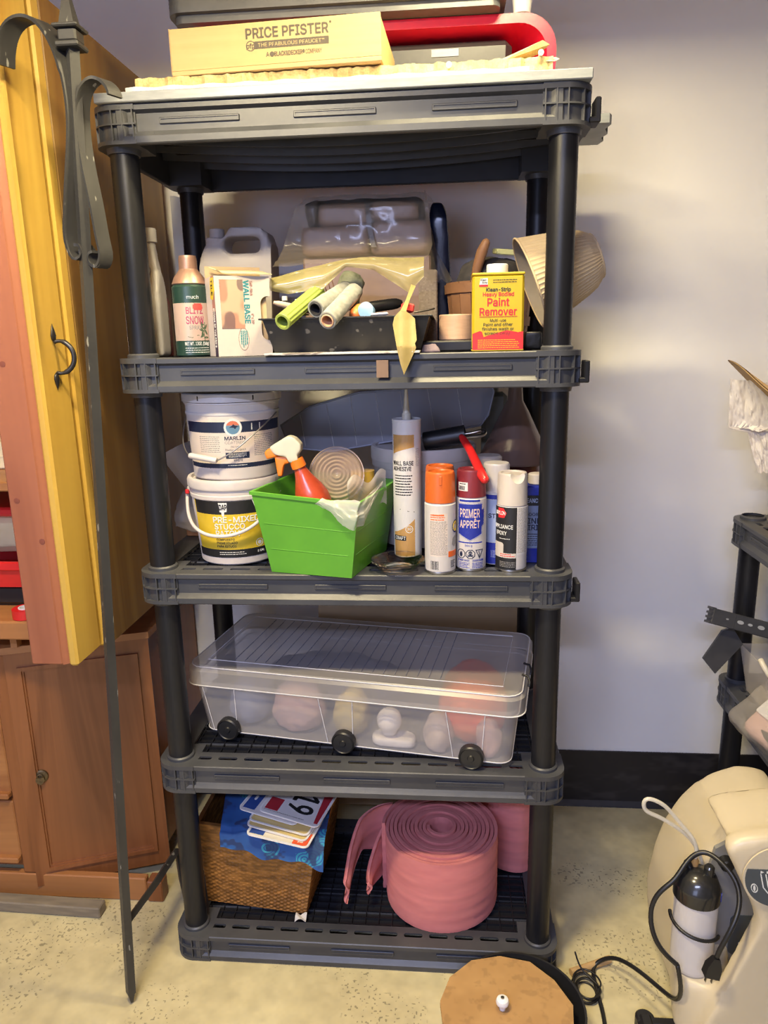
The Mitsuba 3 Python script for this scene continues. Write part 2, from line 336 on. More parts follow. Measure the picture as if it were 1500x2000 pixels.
add('shelf_board', box(-1.6, -.578, -.06, .60, 1.60, 1.62, .003), 'mat_oak_h', hu)
add('support', box(-.875, -.858, .17, .19, .732, .785), 'mat_oak_h', hu, False)
add('top_board', box(-1.6, -.580, -.090, .610, 2.085, 2.0995, .003), 'mat_pine', hu)
h = add('pull_handle', tube(spline([(-.553, -.040, 1.462), (-.540, -.036, 1.464), (-.522, -.034, 1.448), (-.519, -.034, 1.432), (-.524, -.036, 1.416), (-.540, -.040, 1.404), (-.553, -.042, 1.405)], 24), [.0035] * 4 + [.0048] * 16 + [.0035] * 4, 8), 'mat_iron_black', hu, True)
def spear(z0, s, y):
    pr = [(0, 0), (.0062, .006), (.0078, .013), (.0055, .021), (.0016, .031), (0, .036)]
    m = lathe(pr, 16); m.vertices *= (.5, 1, s); m.apply_translation((-.553, y, z0))
    if s < 0: m.invert()
    return m
add('spear_end', spear(1.462, 1, -.039), 'mat_iron_black', h); add('spear_end', spear(1.406, -1, -.045), 'mat_iron_black', h)

# things in the hutch, seen through the gap left of the stile
pm('red_plastic', [.55, .018, .018], .3); pm('clear_yellow', [.62, .50, .30], .35); pm('black_plastic', [.012, .012, .013], .4); pm('cream', [.72, .62, .40], .6)
def bin_mesh(x0, x1, y0, y1, z0, z1, fl=.01, t=.003):
    o = hull([(x, y, z0) for x in (x0 + fl, x1 - fl) for y in (y0 + fl, y1 - fl)] + [(x, y, z1) for x in (x0, x1) for y in (y0, y1)])
    i = hull([(x, y, z0 + t) for x in (x0 + fl + t, x1 - fl - t) for y in (y0 + fl + t, y1 - fl - t)] + [(x, y, z1 + .001) for x in (x0 + t, x1 - t) for y in (y0 + t, y1 - t)])
    return sub(o, i)
k = add('toolbox', cat(box(-1.05, -.80, .20, .40, .828, .888, .012), box(-1.0, -.85, .2, .23, .888, .895, .003)), 'mat_black_plastic'); tag(k, 'black plastic case lying on the hutch shelf under the red bin', 'case')
k = add('storage_bin', cat(bin_mesh(-1.06, -.79, .16, .40, .889, .955, .012), box(-1.07, -.786, .155, .165, .935, .957, .003)), 'mat_red_plastic'); tag(k, 'red plastic bin with a wavy front on the black case', 'bin')
t = thing('plastic_tub', 'yellowish clear tub with a red lid below the upper hutch board', 'tub')
add('body', rough_up(box(-1.03, -.80, .22, .40, .958, 1.055, .02).subdivide().subdivide().subdivide(), .006, 30, 3), 'mat_clear_yellow', t, True); add('lid', box(-1.04, -.795, .21, .41, 1.055, 1.078, .006), 'mat_red_plastic', t)
t = thing('tape_roll', 'red tape roll with a white rim lying at the edge of the hutch shelf', 'tape roll')
add('roll', lathe([(.016, 0), (.030, 0), (.030, .022), (.016, .022), (.016, 0)], 32, (-.80, .135, .829)), 'mat_red_plastic', t); add('core', lathe([(.013, 0), (.016, 0), (.016, .024), (.013, .024), (.013, 0)], 32, (-.80, .135, .829)), 'mat_frame_white', t)
k = add('cardboard_carton', cat(box(-1.05, -.79, .22, .45, 1.171, 1.235, .003), box(-1.05, -.79, .218, .222, 1.20, 1.203)), 'mat_cream'); tag(k, 'pale yellow carton on the upper hutch board at the left edge', 'box')

# lower cabinet: front, drawers, plinth and a door that stands a little crooked
lc = thing('base_cabinet', 'brown wooden base cabinet with a beaded panel door and drawers', 'cabinet')
body = ext(sg.Polygon([(-1.6, .205), (-.905, .205), (-.59, .318), (-.585, .655), (-1.6, .655)]), .625, .075); add('body', body, 'mat_oak', lc, False)
add('worktop', ext(sg.Polygon([(-1.6, .165), (-.905, .165), (-.572, .285), (-.578, .66), (-1.6, .66)]), .018, .712), 'mat_oak_h', lc, False)
add('plinth', box(-1.6, -.60, .178, .20, .0, .070, .003), 'mat_oak_h', lc)
add('foot', box(-.598, -.556, .176, .215, .0, .062, .003), 'mat_oak', lc)
add('face_stile', box(-.940, -.902, .18, .205, .072, .712, .003), 'mat_oak', lc)
for z0, z1 in ((.312, .70), (.118, .285)):
    dw = add('drawer', cat(box(-1.6, -.945, .186, .205, z0, z1, .003), box(-1.6, -.945, .170, .19, z0 - .012, z0 + .004, .003)), 'mat_oak_h', lc)
# the door's own plane: from its left edge back to the right
DA = math.atan2(.115, .318); DX = np.array([math.cos(DA), math.sin(DA), 0]); DO = np.array([-.903, .178, .035]); DN = np.array([math.sin(DA), -math.cos(DA), 0])
def on_door(m): return place(m, DO + DN * .002, DX, (0, 0, 1))
DW, DH = .345, .675
frame = sg.box(0, 0, DW, DH).difference(sg.box(.030, .048, DW - .032, DH - .040))
dr_ = add('door', on_door(cat(ext(sg.box(.02, .03, DW - .02, DH - .02), .012, -.012), ext(frame, .016, -.012))), 'mat_oak', lc, False)
bead = lambda a, b, z: ext(sg.box(*a, *b).exterior.buffer(z), .006, .002)
add('bead', on_door(cat(ext(sg.LinearRing([(.032, .05), (DW - .034, .05), (DW - .034, DH - .042), (.032, DH - .042)]).buffer(.0050, join_style=2), .0085, .002), ext(sg.LinearRing([(.039, .057), (DW - .041, .057), (DW - .041, DH - .049), (.039, DH - .049)]).buffer(.0025, join_style=2), .0050, .0))), 'mat_oak', dr_, False)
pm('old_brass', lambda p, n, uv: mix([.20, .15, .08], [.08, .06, .04], fbm(p[0] * 200, p[1] * 200, p[2] * 200)), .45, .8)
lk = place(cat(lathe([(0, 0), (.0195, 0), (.0185, .004), (.015, .006), (0, .006)], 32), sub(mv(ext(sg.Polygon([(-.010, .002), (-.011, -.006), (-.006, -.014), (0, -.018), (.006, -.014), (.011, -.006), (.010, .002)]), .007, .006)), box(-.001, .001, -.01, -.005, .012, .02)), tube(np.array([(-.006, .001, .01), (-.006, .008, .01), (0, .0115, .01), (.006, .008, .01), (.006, .001, .01)]), .0017, 8)), DO + DX * .045 + np.array([0, 0, .325]), DX, (0, 0, 1))
lk.apply_translation(DN * .002)
add('lock', lk, 'mat_old_brass', dr_)

def band(path, wdir, w, t):
    """flat bar along a path, w wide along wdir and t thick"""
    p = np.array(path, float); wd = np.array(wdir, float); wd /= np.linalg.norm(wd)
    tg = np.gradient(p, axis=0); tg /= np.linalg.norm(tg, axis=1, keepdims=True)
    nn = np.cross(tg, wd); nn /= np.linalg.norm(nn, axis=1, keepdims=True); n = len(p)
    w = np.broadcast_to(w, (n,))[:, None]
    v = np.stack([p + wd * w / 2 + nn * t / 2, p - wd * w / 2 + nn * t / 2, p - wd * w / 2 - nn * t / 2, p + wd * w / 2 - nn * t / 2], 1).reshape(-1, 3)
    f = []
    for i in range(n - 1):
        for j in range(4): a, b = i * 4 + j, i * 4 + (j + 1) % 4; f += [(a, b, b + 4), (a, b + 4, a + 4)]
    e = 4 * n - 4; f += [(0, 2, 1), (0, 3, 2), (e, e + 1, e + 2), (e, e + 2, e + 3)]
    m = trimesh.Trimesh(v, np.array(f), process=False)
    if m.volume < 0: m.invert()
    return m
ih = thing('plant_hook', 'black wrought iron plant hook with two scrolls leaning beside the shelving', 'plant hook')
PB, PT = np.array([-.512, -.125, .03]), np.array([-.419, -.112, 1.935])
add('pole', cat(tube([PB, PB + (PT - PB) * .5, PT], .0118, 4), tube([PB, PB - [0, 0, .026]], [.010, .0035], 4)), 'mat_iron', ih, 20)
add('finial', cat(box(-.440, -.400, -.132, -.092, 1.934, 1.942, .002), box(-.436, -.404, -.128, -.096, 1.942, 1.962, .003), box(-.442, -.398, -.134, -.090, 1.962, 1.968, .002), hull([(-.420 + sx * a, -.112 + sy * a, z) for sx in (-1, 1) for sy in (-1, 1) for a, z in ((.013, 1.968), (.009, 1.985), (.004, 2.02))])), 'mat_iron', ih, 20)
sl = spline([(-.540, -.112, 1.915), (-.534, -.112, 1.945), (-.512, -.112, 1.977), (-.480, -.112, 1.982), (-.449, -.112, 1.953), (-.431, -.112, 1.892), (-.429, -.112, 1.829), (-.441, -.112, 1.750), (-.455, -.112, 1.668), (-.454, -.112, 1.617), (-.444, -.112, 1.603), (-.433, -.112, 1.609), (-.433, -.112, 1.624), (-.442, -.112, 1.627)], 80)
add('scroll', band(sl, (.45, .9, 0), [.034] * 30 + [.030] * 50, .005), 'mat_iron', ih, 40)
sr = spline([(-.356, -.108, 1.862), (-.365, -.108, 1.881), (-.382, -.108, 1.889), (-.404, -.108, 1.876), (-.416, -.108, 1.842), (-.418, -.108, 1.800), (-.415, -.108, 1.750), (-.408, -.108, 1.690), (-.402, -.108, 1.628), (-.403, -.108, 1.600), (-.412, -.108, 1.590), (-.422, -.108, 1.598), (-.421, -.108, 1.611), (-.413, -.108, 1.615)], 80)
add('scroll', band(sr, (.45, .9, 0), .028, .005), 'mat_iron', ih, 40)
add('step_bar', tube([(-.503, -.122, .215), (-.497, .02, .195), (-.492, .140, .188), (-.490, .150, .182), (-.487, .152, .10), (-.484, .154, .012)], [.009, .010, .010, .010, .010, .004], 4), 'mat_iron', ih, 25)
pm('old_stick', lambda p, n, uv: mix([.24, .20, .14], [.11, .09, .07], fbm(p[0] * 20, p[1] * 90, p[2] * 90)), .7)
k = add('floor_stick', mv(box(-.36, 0, -.018, .018, 0, .030, .003), (-.700, .128, .001), rz=-1.5), 'mat_old_stick'); tag(k, 'weathered square wooden stick lying on the floor before the cabinet', 'wood strip')
# ---------------------------------------------------------------- on top of the shelving
pm('white_sheet', lambda p, n, uv: mix([.24, .255, .275], [.16, .175, .19], fbm(p[0] * 40, p[1] * 40, p[2] * 200)), .35)
pm('foam_white', [.46, .46, .45], .6)
pm('fiber', lambda p, n, uv: mix([.56, .43, .21], [.30, .21, .085], fbm(p[0] * 90, p[1] * 90, p[2] * 90)) * (.8 + .4 * noise(p[0] * 400, p[1] * 400, p[2] * 400)), .85)
pm('cardboard', lambda p, n, uv: mix([0.433, 0.289, 0.138], [0.376, 0.239, 0.101], fbm(p[0] * 8, p[1] * 8, p[2] * 120)), .7)
pm('ink', [.045, .032, .02], .6)
z1 = 1.8835
k = add('insulation_board', ext(sg.Polygon([(-.05, .27), (.538, .27), (.545, .285), (.54, .32), (.553, .36), (.546, .39), (.556, .42), (.55, .452), (-.05, .452)]), .018, z1), 'mat_white_sheet'); tag(k, 'white board with a broken end sticking out right behind the top tier', 'board')
k = add('silver_board', box(-.440, .452, -.008, .262, z1, 1.9005, .0015), 'mat_white_sheet'); tag(k, 'wide silver-edged board lying along the front of the top tier', 'board')
k = add('foam_sheet', ext(sg.Polygon([(-.386, .012)] + [(x, .012 + .004 * math.sin(x * 90)) for x in np.linspace(-.38, .34, 60)] + [(.345, .01), (.345, .44), (-.386, .44)]), .011, 1.9015), 'mat_foam_white'); tag(k, 'thin white foam sheet under the rough tan fibreboard', 'sheet')
rg = random.Random(4)
edge = [(x, .035 + rg.uniform(-.004, .003)) for x in np.linspace(-.375, .388, 110)]
fb = rough_up(ext(sg.Polygon(edge + [(.388, .44), (-.375, .44)]), .021, 1.9130).subdivide(), .0016, 150, 2)
k = add('fibreboard', cat(fb, hull([(.285, .05, 1.934), (.30, .045, 1.934), (.385, .06, 1.962), (.372, .055, 1.968), (.30, .075, 1.934), (.368, .075, 1.952)]), hull([(.31, .04, 1.93), (.392, .03, 1.925), (.40, .035, 1.93), (.36, .06, 1.937), (.395, .05, 1.938)])), 'mat_fiber', None, False); tag(k, 'tan fibreboard with a rough torn edge under the cardboard box', 'board')
for x, z in ((.205, 1.9265), (.366, 1.938)):
    k = key_of('wall_anchor'); hd = place(sub(lathe([(0, 0), (.0052, 0), (.0052, .002), (.003, .003), (0, .003)], 20), cyl(.0018, .001, .01, 12)), (x, .026, z), (1, 0, 0), (0, 0, 1)); sh = place(cyl(.003, -.028, 0, 12), (x, .026, z), (1, 0, 0), (0, 0, 1))
    scene[k] = mikit.ply(cat(hd, sh), 'mat_frame_white', smooth=35)
    tag(k, 'white plastic anchor stuck in the torn fibreboard ' + ('edge right of the box' if x < .3 else 'under its splintered right end'), 'wall anchor', 'wall anchors in the fibreboard')
bxr = -2.5
def onbox(m): return mv(m, (-.109, .03, 1.936), 0, -.35, bxr)
bx = thing('cardboard_box', 'long flat cardboard box with printed lettering on top of the tan board', 'box')
t_ = .0025
add('carton', onbox(cat(box(-.195, .195, 0, .22, 0, .075, .003), box(-.1965, -.1945, .0, .22, .004, .079), box(-.195, .195, -.0015, .003, .008, .078, .001), box(-.195, .195, -.0025, .0, .0, .008, .001))), 'mat_cardboard', bx, 25)
def bt(m, dz=0): return onbox(place(m, (.025, -.0016 - dz, .04), (1, 0, 0), (0, 0, 1)))
add('lettering', bt(text('PRICE PFISTER', .016, 0, .012, .0006, True, .152)), 'mat_ink', bx, False)
add('lettering', bt(text('®', .004, .080, .026, .0006)), 'mat_ink', bx, False)
add('print_bar', bt(cat(ext(sg.box(-.062, -.0055, .076, .0065), .0004), ext(disk2(.0085, 28, (-.068, 0)).difference(disk2(.0073, 28, (-.068, 0))), .0004))), 'mat_ink', bx, False)
add('lettering', bt(text('pfp', .0075, -.068, -.0035, .0005), 0), 'mat_ink', bx, False)
add('lettering', bt(text('THE PFABULOUS PFAUCET™', .006, .007, -.0027, .0004, False, .122), .0004), 'mat_cardboard', bx, False)
add('lettering', bt(cat(text('A', .007, -.037, -.019, .0006, False), ext(disk2(.0042, 20, (-.029, -.0157)), .0005), text('BLACK&DECKER®', .007, .0035, -.019, .0006, True, .056), text('COMPANY', .007, .048, -.019, .0006, False, .030))), 'mat_ink', bx, False)

pm('red_tub', [.56, .012, .045], .32); pm('grey_plastic', [.020, .021, .024], .4)
tb = thing('red_tote', 'red plastic tote lying on its side with its opening to the front', 'tote')
yo = .235; TX0, TX1, TZ0, TZ1 = -.335, .408, 1.9365, 2.070
def tote_ring(dx, y, r): return [(x, y, z) for x, z in np.array(rrect(TX0 + dx, TX1 - dx, TZ0 + min(dx, .02), TZ1 - min(dx, .02), r, 8).exterior.coords)[:-1]]
outer = hull(tote_ring(0, yo, .06) + tote_ring(.05, .45, .03)); inner = hull(tote_ring(.006, yo - .001, .056) + tote_ring(.054, .446, .03))
rim = sub(hull(tote_ring(-.012, yo, .066) + tote_ring(-.012, yo + .012, .066)), hull(tote_ring(.004, yo - .01, .058) + tote_ring(.004, yo + .03, .058)))
add('shell', sub(outer, inner), 'mat_red_tub', tb, 30); add('rim', rim, 'mat_red_tub', tb, 30)
dk = thing('dark_case', 'dark plastic case with a pale label inside the red tote', 'case')
add('body', box(.02, .335, .258, .42, 1.944, 2.048, .014), 'mat_grey_plastic', dk); add('label', box(.17, .226, .2565, .2585, 2.018, 2.032), 'mat_white_sheet', dk, False)
pm('charcoal', lambda p, n, uv: mix([.055, .06, .068], [.10, .105, .115], fbm(p[0] * 25, p[1] * 25, p[2] * 25)), .4)
tr = rrect(-.36, .318, .185, .47, .03, 6)
k = add('serving_tray', cat(ext(tr.buffer(-.012), .016, 2.0835), ext(tr, .016, 2.0985), ext(tr.difference(tr.buffer(-.006)), .020, 2.114)), 'mat_charcoal', None, 30); tag(k, 'dark grey plastic tray lying across the red tote', 'tray')
film('cup', [.8, .8, .78], .45); film('soft_white', [.85, .85, .86], .48)
k = add('plastic_cup', sub(lathe([(0, 2.0835), (.017, 2.0835), (.024, 2.15), (0, 2.15)], 28, (.352, .25, 0)), lathe([(0, 2.0855), (.0155, 2.0855), (.0228, 2.152), (0, 2.152)], 28, (.352, .25, 0))), 'mat_cup'); tag(k, 'clear plastic cup standing on the red tote right of the tray', 'cup')
pm('blue_cap', [.05, .16, .55], .35)
wb = thing('white_bottle', 'white bottle with a blue cap lying on the grey tray at the top', 'bottle')
add('body', place(lathe([(0, -.2), (.028, -.2), (.03, -.19), (.03, -.03), (.016, .0), (.016, .012), (0, .012)], 32), (-.235, .28, 2.147), (0, 1, 0), (0, 0, 1)), 'mat_frame_white', wb); add('cap', place(lathe([(0, .012), (.02, .012), (.02, .04), (0, .04)], 28), (-.235, .28, 2.147), (0, 1, 0), (0, 0, 1)), 'mat_blue_cap', wb)
for m in ('body', 'cap'):
    k = f'{wb}__{m}'; scene[k]['to_world'] = T().translate([-.235, .28, 0]).rotate([0, 0, 1], 180).translate([.235, -.28, 0])
# ---------------------------------------------------------------- second tier
Z2 = 1.4282
def soft(m, edge=.006, it=12):
    r = m3.Manifold(m3.Mesh(np.array(tri(m).vertices, np.float32), np.array(tri(m).faces, np.uint32))) if not hasattr(m, 'to_mesh') else m
    q = tri(r.refine_to_length(edge)); trimesh.smoothing.filter_taubin(q, .5, .5, it) if it < 0 else trimesh.smoothing.filter_laplacian(q, .5, it, volume_constraint=False); return q
def union(*ms):
    r = man(ms[0])
    for m in ms[1:]: r = r + man(m)
    return r
def front_ext(poly, y0, y1):
    """extrude an outline of the xz plane from y0 to y1"""
    m = ext(poly, y1 - y0); v = m.vertices.copy(); m.vertices = np.stack([v[:, 0], y1 - v[:, 2], v[:, 1]], 1); return m
pm('white_plastic', [0.528, 0.504, 0.480], .38); pm('dusty_plastic', lambda p, n, uv: mix([.50, .46, .44], [.36, .32, .30], fbm(p[0] * 14, p[1] * 14, p[2] * 14)), .55)
pm('dark_red', [.20, .012, .014], .35); pm('black', [.010, .010, .011], .4); pm('white', [0.592, 0.576, 0.560], .4); pm('white_text', [0.640, 0.624, 0.600], .5); pm('black_ink', [.012, .012, .013], .5); pm('grey_ink', [.22, .21, .21], .6); pm('red_ink', [.50, .02, .025], .45)

t = thing('oil_jug', 'tall white plastic bottle with a slanted grip behind the front left post', 'bottle')
bd = union(hull([(x, y, z) for z in (Z2, Z2 + .127) for x, y in ((-.470, .10), (-.470, .15), (-.392, .10), (-.392, .15))] + [(x, y, 1.60) for x in (-.44, -.392) for y in (.112, .138)]), hull([(x, y, 1.58) for x in (-.447, -.392) for y in (.112, .138)] + [(x, y, 1.648) for x in (-.425, -.400) for y in (.114, .136)]))
add('body', soft(union(sub(bd, hull([(x, y, z) for y in (.05, .2) for x, z in ((-.428, 1.560), (-.412, 1.560), (-.418, 1.604), (-.411, 1.612))])), cyl(.013, 1.63, 1.662, 24, (-.412, .125))), .006, 5), 'mat_white_plastic', t, True)
add('cap', lathe([(0, 1.660), (.0165, 1.660), (.0165, 1.684), (.0145, 1.687), (0, 1.687)], 28, (-.412, .125, 0)), 'mat_white_plastic', t)
t = thing('red_bottle', 'dark red bottle behind the white oil bottle on the second tier', 'bottle')
add('body', lathe([(0, Z2), (.026, Z2), (.028, Z2 + .004), (.028, 1.545), (.012, 1.575), (0, 1.575)], 32, (-.437, .20, 0)), 'mat_dark_red', t); add('cap', cyl(.0125, 1.5755, 1.598, 24, (-.437, .20), .002), 'mat_black', t)

# decorative snow spray can
pm('dark_green', [.014, .040, .030], .3, clearcoat=.5); pm('can_pink', [0.424, 0.312, 0.262], .33, clearcoat=.4); pm('copper', [0.350, 0.205, 0.152], .4, .5); pm('steel', [.55, .53, .50], .28, 1.); pm('sticker_red', [.75, .06, .05], .6); pm('plum', [.30, .06, .11], .5); pm('holly', [.06, .09, .05], .6)
sc = thing('snow_can', 'green and pink snow spray can with a copper top beside the small carton', 'spray can')
c = (-.322, .092); Rs = .0362
add('body', lathe([(0, Z2), (Rs - .003, Z2), (Rs, Z2 + .003), (Rs, 1.5655), (Rs - .004, 1.571), (0, 1.571)], 48, (*c, 0)), 'mat_dark_green', sc)
add('shoulder', lathe([(Rs - .004, 1.570), (Rs - .001, 1.572), (Rs - .006, 1.585), (.020, 1.598), (.018, 1.602), (0, 1.602)], 40, (*c, 0)), 'mat_copper', sc)
add('cap', lathe([(.0185, 1.600), (.018, 1.622), (.0165, 1.627), (0, 1.627)], 32, (*c, 0)), 'mat_copper', sc)
def on(c, R, z0, phi): return lambda m: wrap(m, c, R, z0, phi)
w = on(c, Rs, 1.43, 22)
add('label', w(patch(-.05, .05, .030, .104, .0004)), 'mat_can_pink', sc, 40)
add('lettering', w(cat(text('BLITZ', .0125, .004, .083, .0008, True, .034), text('SNOW', .0145, .004, .063, .0008, True, .036))), 'mat_plum', sc, False)
add('lettering', w(text('SPRAY', .0075, .004, .052, .0007, True, .025)), 'mat_grey_ink', sc, False)
add('lettering', w(cat(text('NET WT. 13OZ. (368g)', .0065, .006, .021, .0005, True, .052), lines(-.02, .032, .004, .017, 3, .0013, 3))), 'mat_white_text', sc, False)
add('lettering', w(text('much', .007, .002, .112, .0005, False)), 'mat_white_text', sc, False)
add('price_sticker', w(cat(patch(.0035, .018, .090, .103, .0012), patch(.001, .02, .0925, .1005, .0012))), 'mat_sticker_red', sc, 40)
lf = []
for i in range(9):
    a = i * .7; q = sa.translate(sa.rotate(sa.scale(disk2(.004, 12), 1.4, .5), math.degrees(a)), .020 + .006 * math.cos(i * 2.1), .036 + .0035 * i); lf.append(ext(q, .0007))
lf.append(ext(sg.LineString([(.022, .030), (.021, .045), (.024, .066)]).buffer(.0006), .0007)); lf.append(ext(sg.LineString([(.02, .038), (.008, .041), (-.004, .036), (-.012, .038)]).buffer(.0005), .0007))
add('holly_print', w(cat(*lf)), 'mat_holly', sc, False)

pm('panel_pale', [.62, .62, .56], .6)
k = add('leaning_board', front_ext(sg.Polygon([(-.482, Z2), (-.408, Z2), (-.404, 1.775), (-.412, 1.790), (-.470, 1.812), (-.482, 1.812)]), .462, .474), 'mat_panel_pale', None, False); tag(k, 'pale narrow board leaning behind the snow can by the hutch', 'board')
k = add('thin_lath', mv(box(-.0055, .0055, -.003, .003, 0, .375, .001), (-.437, .455, Z2), 0, -1.5, 0), 'mat_redwood'); tag(k, 'thin reddish lath standing before the pale narrow board', 'lath')

t = thing('white_jug', 'dusty white plastic jug with a loop handle at the back of the tier', 'jug')
ol = sg.Polygon([(-.372, Z2), (-.372, 1.60), (-.366, 1.645), (-.350, 1.675), (-.350, 1.69), (-.312, 1.69), (-.312, 1.684), (-.304, 1.694), (-.292, 1.710), (-.226, 1.710), (-.205, 1.697), (-.196, 1.672), (-.198, 1.60), (-.203, Z2)]).buffer(-.006).buffer(.006)
ol = ol.difference(rrect(-.305, -.222, 1.654, 1.688, .015))
add('body', soft(front_ext(ol, .295, .375), .007, 8), 'mat_dusty_plastic', t, True); add('cap', lathe([(.0165, 1.682), (.0175, 1.684), (.0175, 1.709), (.016, 1.711), (0, 1.711)], 28, (-.331, .335, 0)), 'mat_dusty_plastic', t)

# wall base carton
pm('carton_white', [0.437, 0.387, 0.362], .5); pm('picture', lambda p, n, uv: mix(mix([0.336, 0.168, 0.119], [0.385, 0.280, 0.196], smoothstep(.35, .6, noise(p[0] * 60, p[2] * 42, 1.))), [0.098, 0.063, 0.070], smoothstep(.62, .74, noise(p[0] * 45 + 3, p[2] * 30, 5.)) * .8), .5)
pm('teal', [.02, .17, .20], .5); pm('purple_band', [.035, .022, .045], .5); pm('mauve', [.26, .13, .11], .5); pm('yellow', [.62, .42, .02], .4); pm('kraft', [.46, .33, .19], .7); pm('old_paper', [0.437, 0.387, 0.237], .6)
wbx = thing('wall_base_carton', 'small white carton with a photo and teal sideways lettering, its top flap torn open', 'carton')
th = math.radians(30); X = np.array([math.cos(th), math.sin(th), 0]); N = np.array([math.sin(th), -math.cos(th), 0]); O = np.array([-.247, .016, Z2]); Wc, Dc, Hc = .110, .082, .153
def inbox(m):
    m = tri(m).copy(); v = m.vertices; m.vertices = O + v[:, :1] * X - v[:, 1:2] * N + v[:, 2:] * [0, 0, 1]; return m
sh = sub(box(0, Wc, 0, Dc, 0, Hc), box(.0012, Wc - .0012, .0012, Dc - .0012, .0012, Hc + .01), front_ext(rrect(.090, .13, .030, .115, .014), -.01, .03))
add('carton', inbox(sh), 'mat_carton_white', wbx, False)
add('inner_sleeve', inbox(box(.004, Wc - .006, .008, Dc - .004, .002, Hc - .012)), 'mat_kraft', wbx, False)
fl = sheet(lambda u, v: (.004 + u * .112, -.006 + v * .07 + .004 * math.sin(u * 7), Hc + .004 + .012 * v + .006 * math.exp(-((u - .02) / .07) ** 2)), 30, 8, .001)
add('flap', inbox(fl), 'mat_old_paper', wbx, True); add('flap', inbox(box(.0, Wc + .004, Dc - .006, Dc - .004, Hc - .01, Hc + .024)), 'mat_kraft', wbx, False)
P = lambda m: place(m, O + N * .0003, X, (0, 0, 1)); S = np.cross([0, 0, 1], X)
SP = lambda m: place(m, O - X * .0003 - N * Dc, N, (0, 0, 1))
add('picture', P(ext(sg.box(.010, .053, .056, .146), .0004)), 'mat_picture', wbx, False)
def tl(m): m = m.copy(); v = m.vertices; m.vertices = np.stack([v[:, 1], -v[:, 0], v[:, 2]], 1); return m      # reading downwards
tr_ = lambda m, dx, dy: mv(tl(m), (dx, dy, 0))
add('lettering', P(tr_(text('WALL BASE', .0105, 0, 0, .0006, True, .082), .057, .104)), 'mat_teal', wbx, False)
add('lettering', P(cat(tr_(text('Self-Stick', .005, 0, 0, .0005, True, .028), .070, .130), tr_(text('4" x 20\'', .005, 0, 0, .0005, True, .020), .070, .072))), 'mat_mauve', wbx, False)
add('speech_oval', P(ext(sa.scale(disk2(.0105, 32, (.052, .033)), 1, 2.1).difference(sa.scale(disk2(.0105, 32, (.052, .033)), .95, 2.03)), .0005)), 'mat_mauve', wbx, False)
add('fine_print', P(mv(tl(lines(-.016, .016, -.0075, .0075, 4, .0018, 9)), (.052, .033, 0))), 'mat_teal', wbx, False)
add('spine_band', SP(cat(ext(sg.box(.058, 0, .079, .086), .0004))), 'mat_purple_band', wbx, False); add('spine_band', SP(ext(sg.box(.058, .086, .079, Hc), .0004)), 'mat_mauve', wbx, False)
add('spine_lettering', SP(tr_(text("CHOICE OF THE PRO'S", .010, 0, 0, .0009, True, .075), .064, .055)), 'mat_white_text', wbx, False)
add('logo', SP(ext(sg.Polygon([(.046, .112), (.068, .108), (.080, .124), (.078, .150), (.052, .150)]), .0008)), 'mat_yellow', wbx, False); add('logo_lettering', SP(tr_(text('TILE', .012, 0, 0, .0012, True, .030), .057, .132)), 'mat_black_ink', wbx, False)

# paint tray and what lies in it
pm('tray_black', lambda p, n, uv: mix([.008, .008, .010], [.16, .15, .14], smoothstep(.70, .78, fbm(p[0] * 55, p[1] * 55, p[2] * 55)) * .6), .42)
pm('dirty_white', lambda p, n, uv: mix([.52, .48, .44], [.14, .12, .11], smoothstep(.45, .62, fbm(p[0] * 40, p[1] * 40, p[2] * 120))), .6)
k = add('drop_board', box(-.150, .150, -.012, .26, Z2, Z2 + .0045, .001), 'mat_dirty_white'); tag(k, 'thin paint-stained board under the black paint tray', 'board')
def tray_mesh(x0, x1, y0, y1, z0, z1, f, t):
    a = hull([(x, y, z0) for x in (x0 + f, x1 - f) for y in (y0 + f, y1 - f)] + [(x, y, z1) for x in (x0, x1) for y in (y0, y1)])
    b = hull([(x, y, z0 + t) for x in (x0 + f + t, x1 - f - t) for y in (y0 + f + t, y1 - f - t)] + [(x, y, z1 + .001) for x in (x0 + t, x1 - t) for y in (y0 + t, y1 - t)])
    lip = sub(box(x0 - .006, x1 + .006, y0 - .006, y1 + .006, z1 - .003, z1, .001), box(x0 + t, x1 - t, y0 + t, y1 - t, z1 - .01, z1 + .01))
    return cat(sub(a, b), lip)
k = add('paint_tray', tray_mesh(-.160, .168, .028, .285, Z2 + .005, 1.499, .018, .003), 'mat_tray_black'); tag(k, 'black paint tray full of rollers and brushes in the middle of the second tier', 'paint tray')
def roller(p0, p1, r, ri, n=28):
    p0, p1 = np.array(p0), np.array(p1); L = np.linalg.norm(p1 - p0)
    m = lathe([(ri, 0), (r - .001, 0), (r, .001), (r, L), (ri, L), (ri, 0)], n); z = (p1 - p0) / L; x = np.cross([0, 1, .3], z); x /= np.linalg.norm(x)
    return place(m, p0, x, np.cross(z, x))
pm('green_tube', [0.274, 0.350, 0.076], .4); pm('grey_nap', lambda p, n, uv: mix([0.319, 0.319, 0.289], [0.182, 0.190, 0.167], fbm(p[0] * 120, p[1] * 120, p[2] * 120)), .9); pm('peach_rim', [.60, .36, .22], .6); pm('dark_core', [.03, .03, .035], .6)
def ribbed(m, p0, p1, k, amp):
    m = m.copy(); z = np.array(p1) - p0; z = z / np.linalg.norm(z); d = m.vertices - p0; a = d @ z; q = d - np.outer(a, z); r = np.linalg.norm(q, axis=1, keepdims=True); return m
t = thing('green_roller_core', 'lime green ribbed roller core jutting over the left rim of the paint tray', 'roller core')
g0, g1 = np.array([-.107, -.024, 1.491]), np.array([-.060, .11, 1.552])
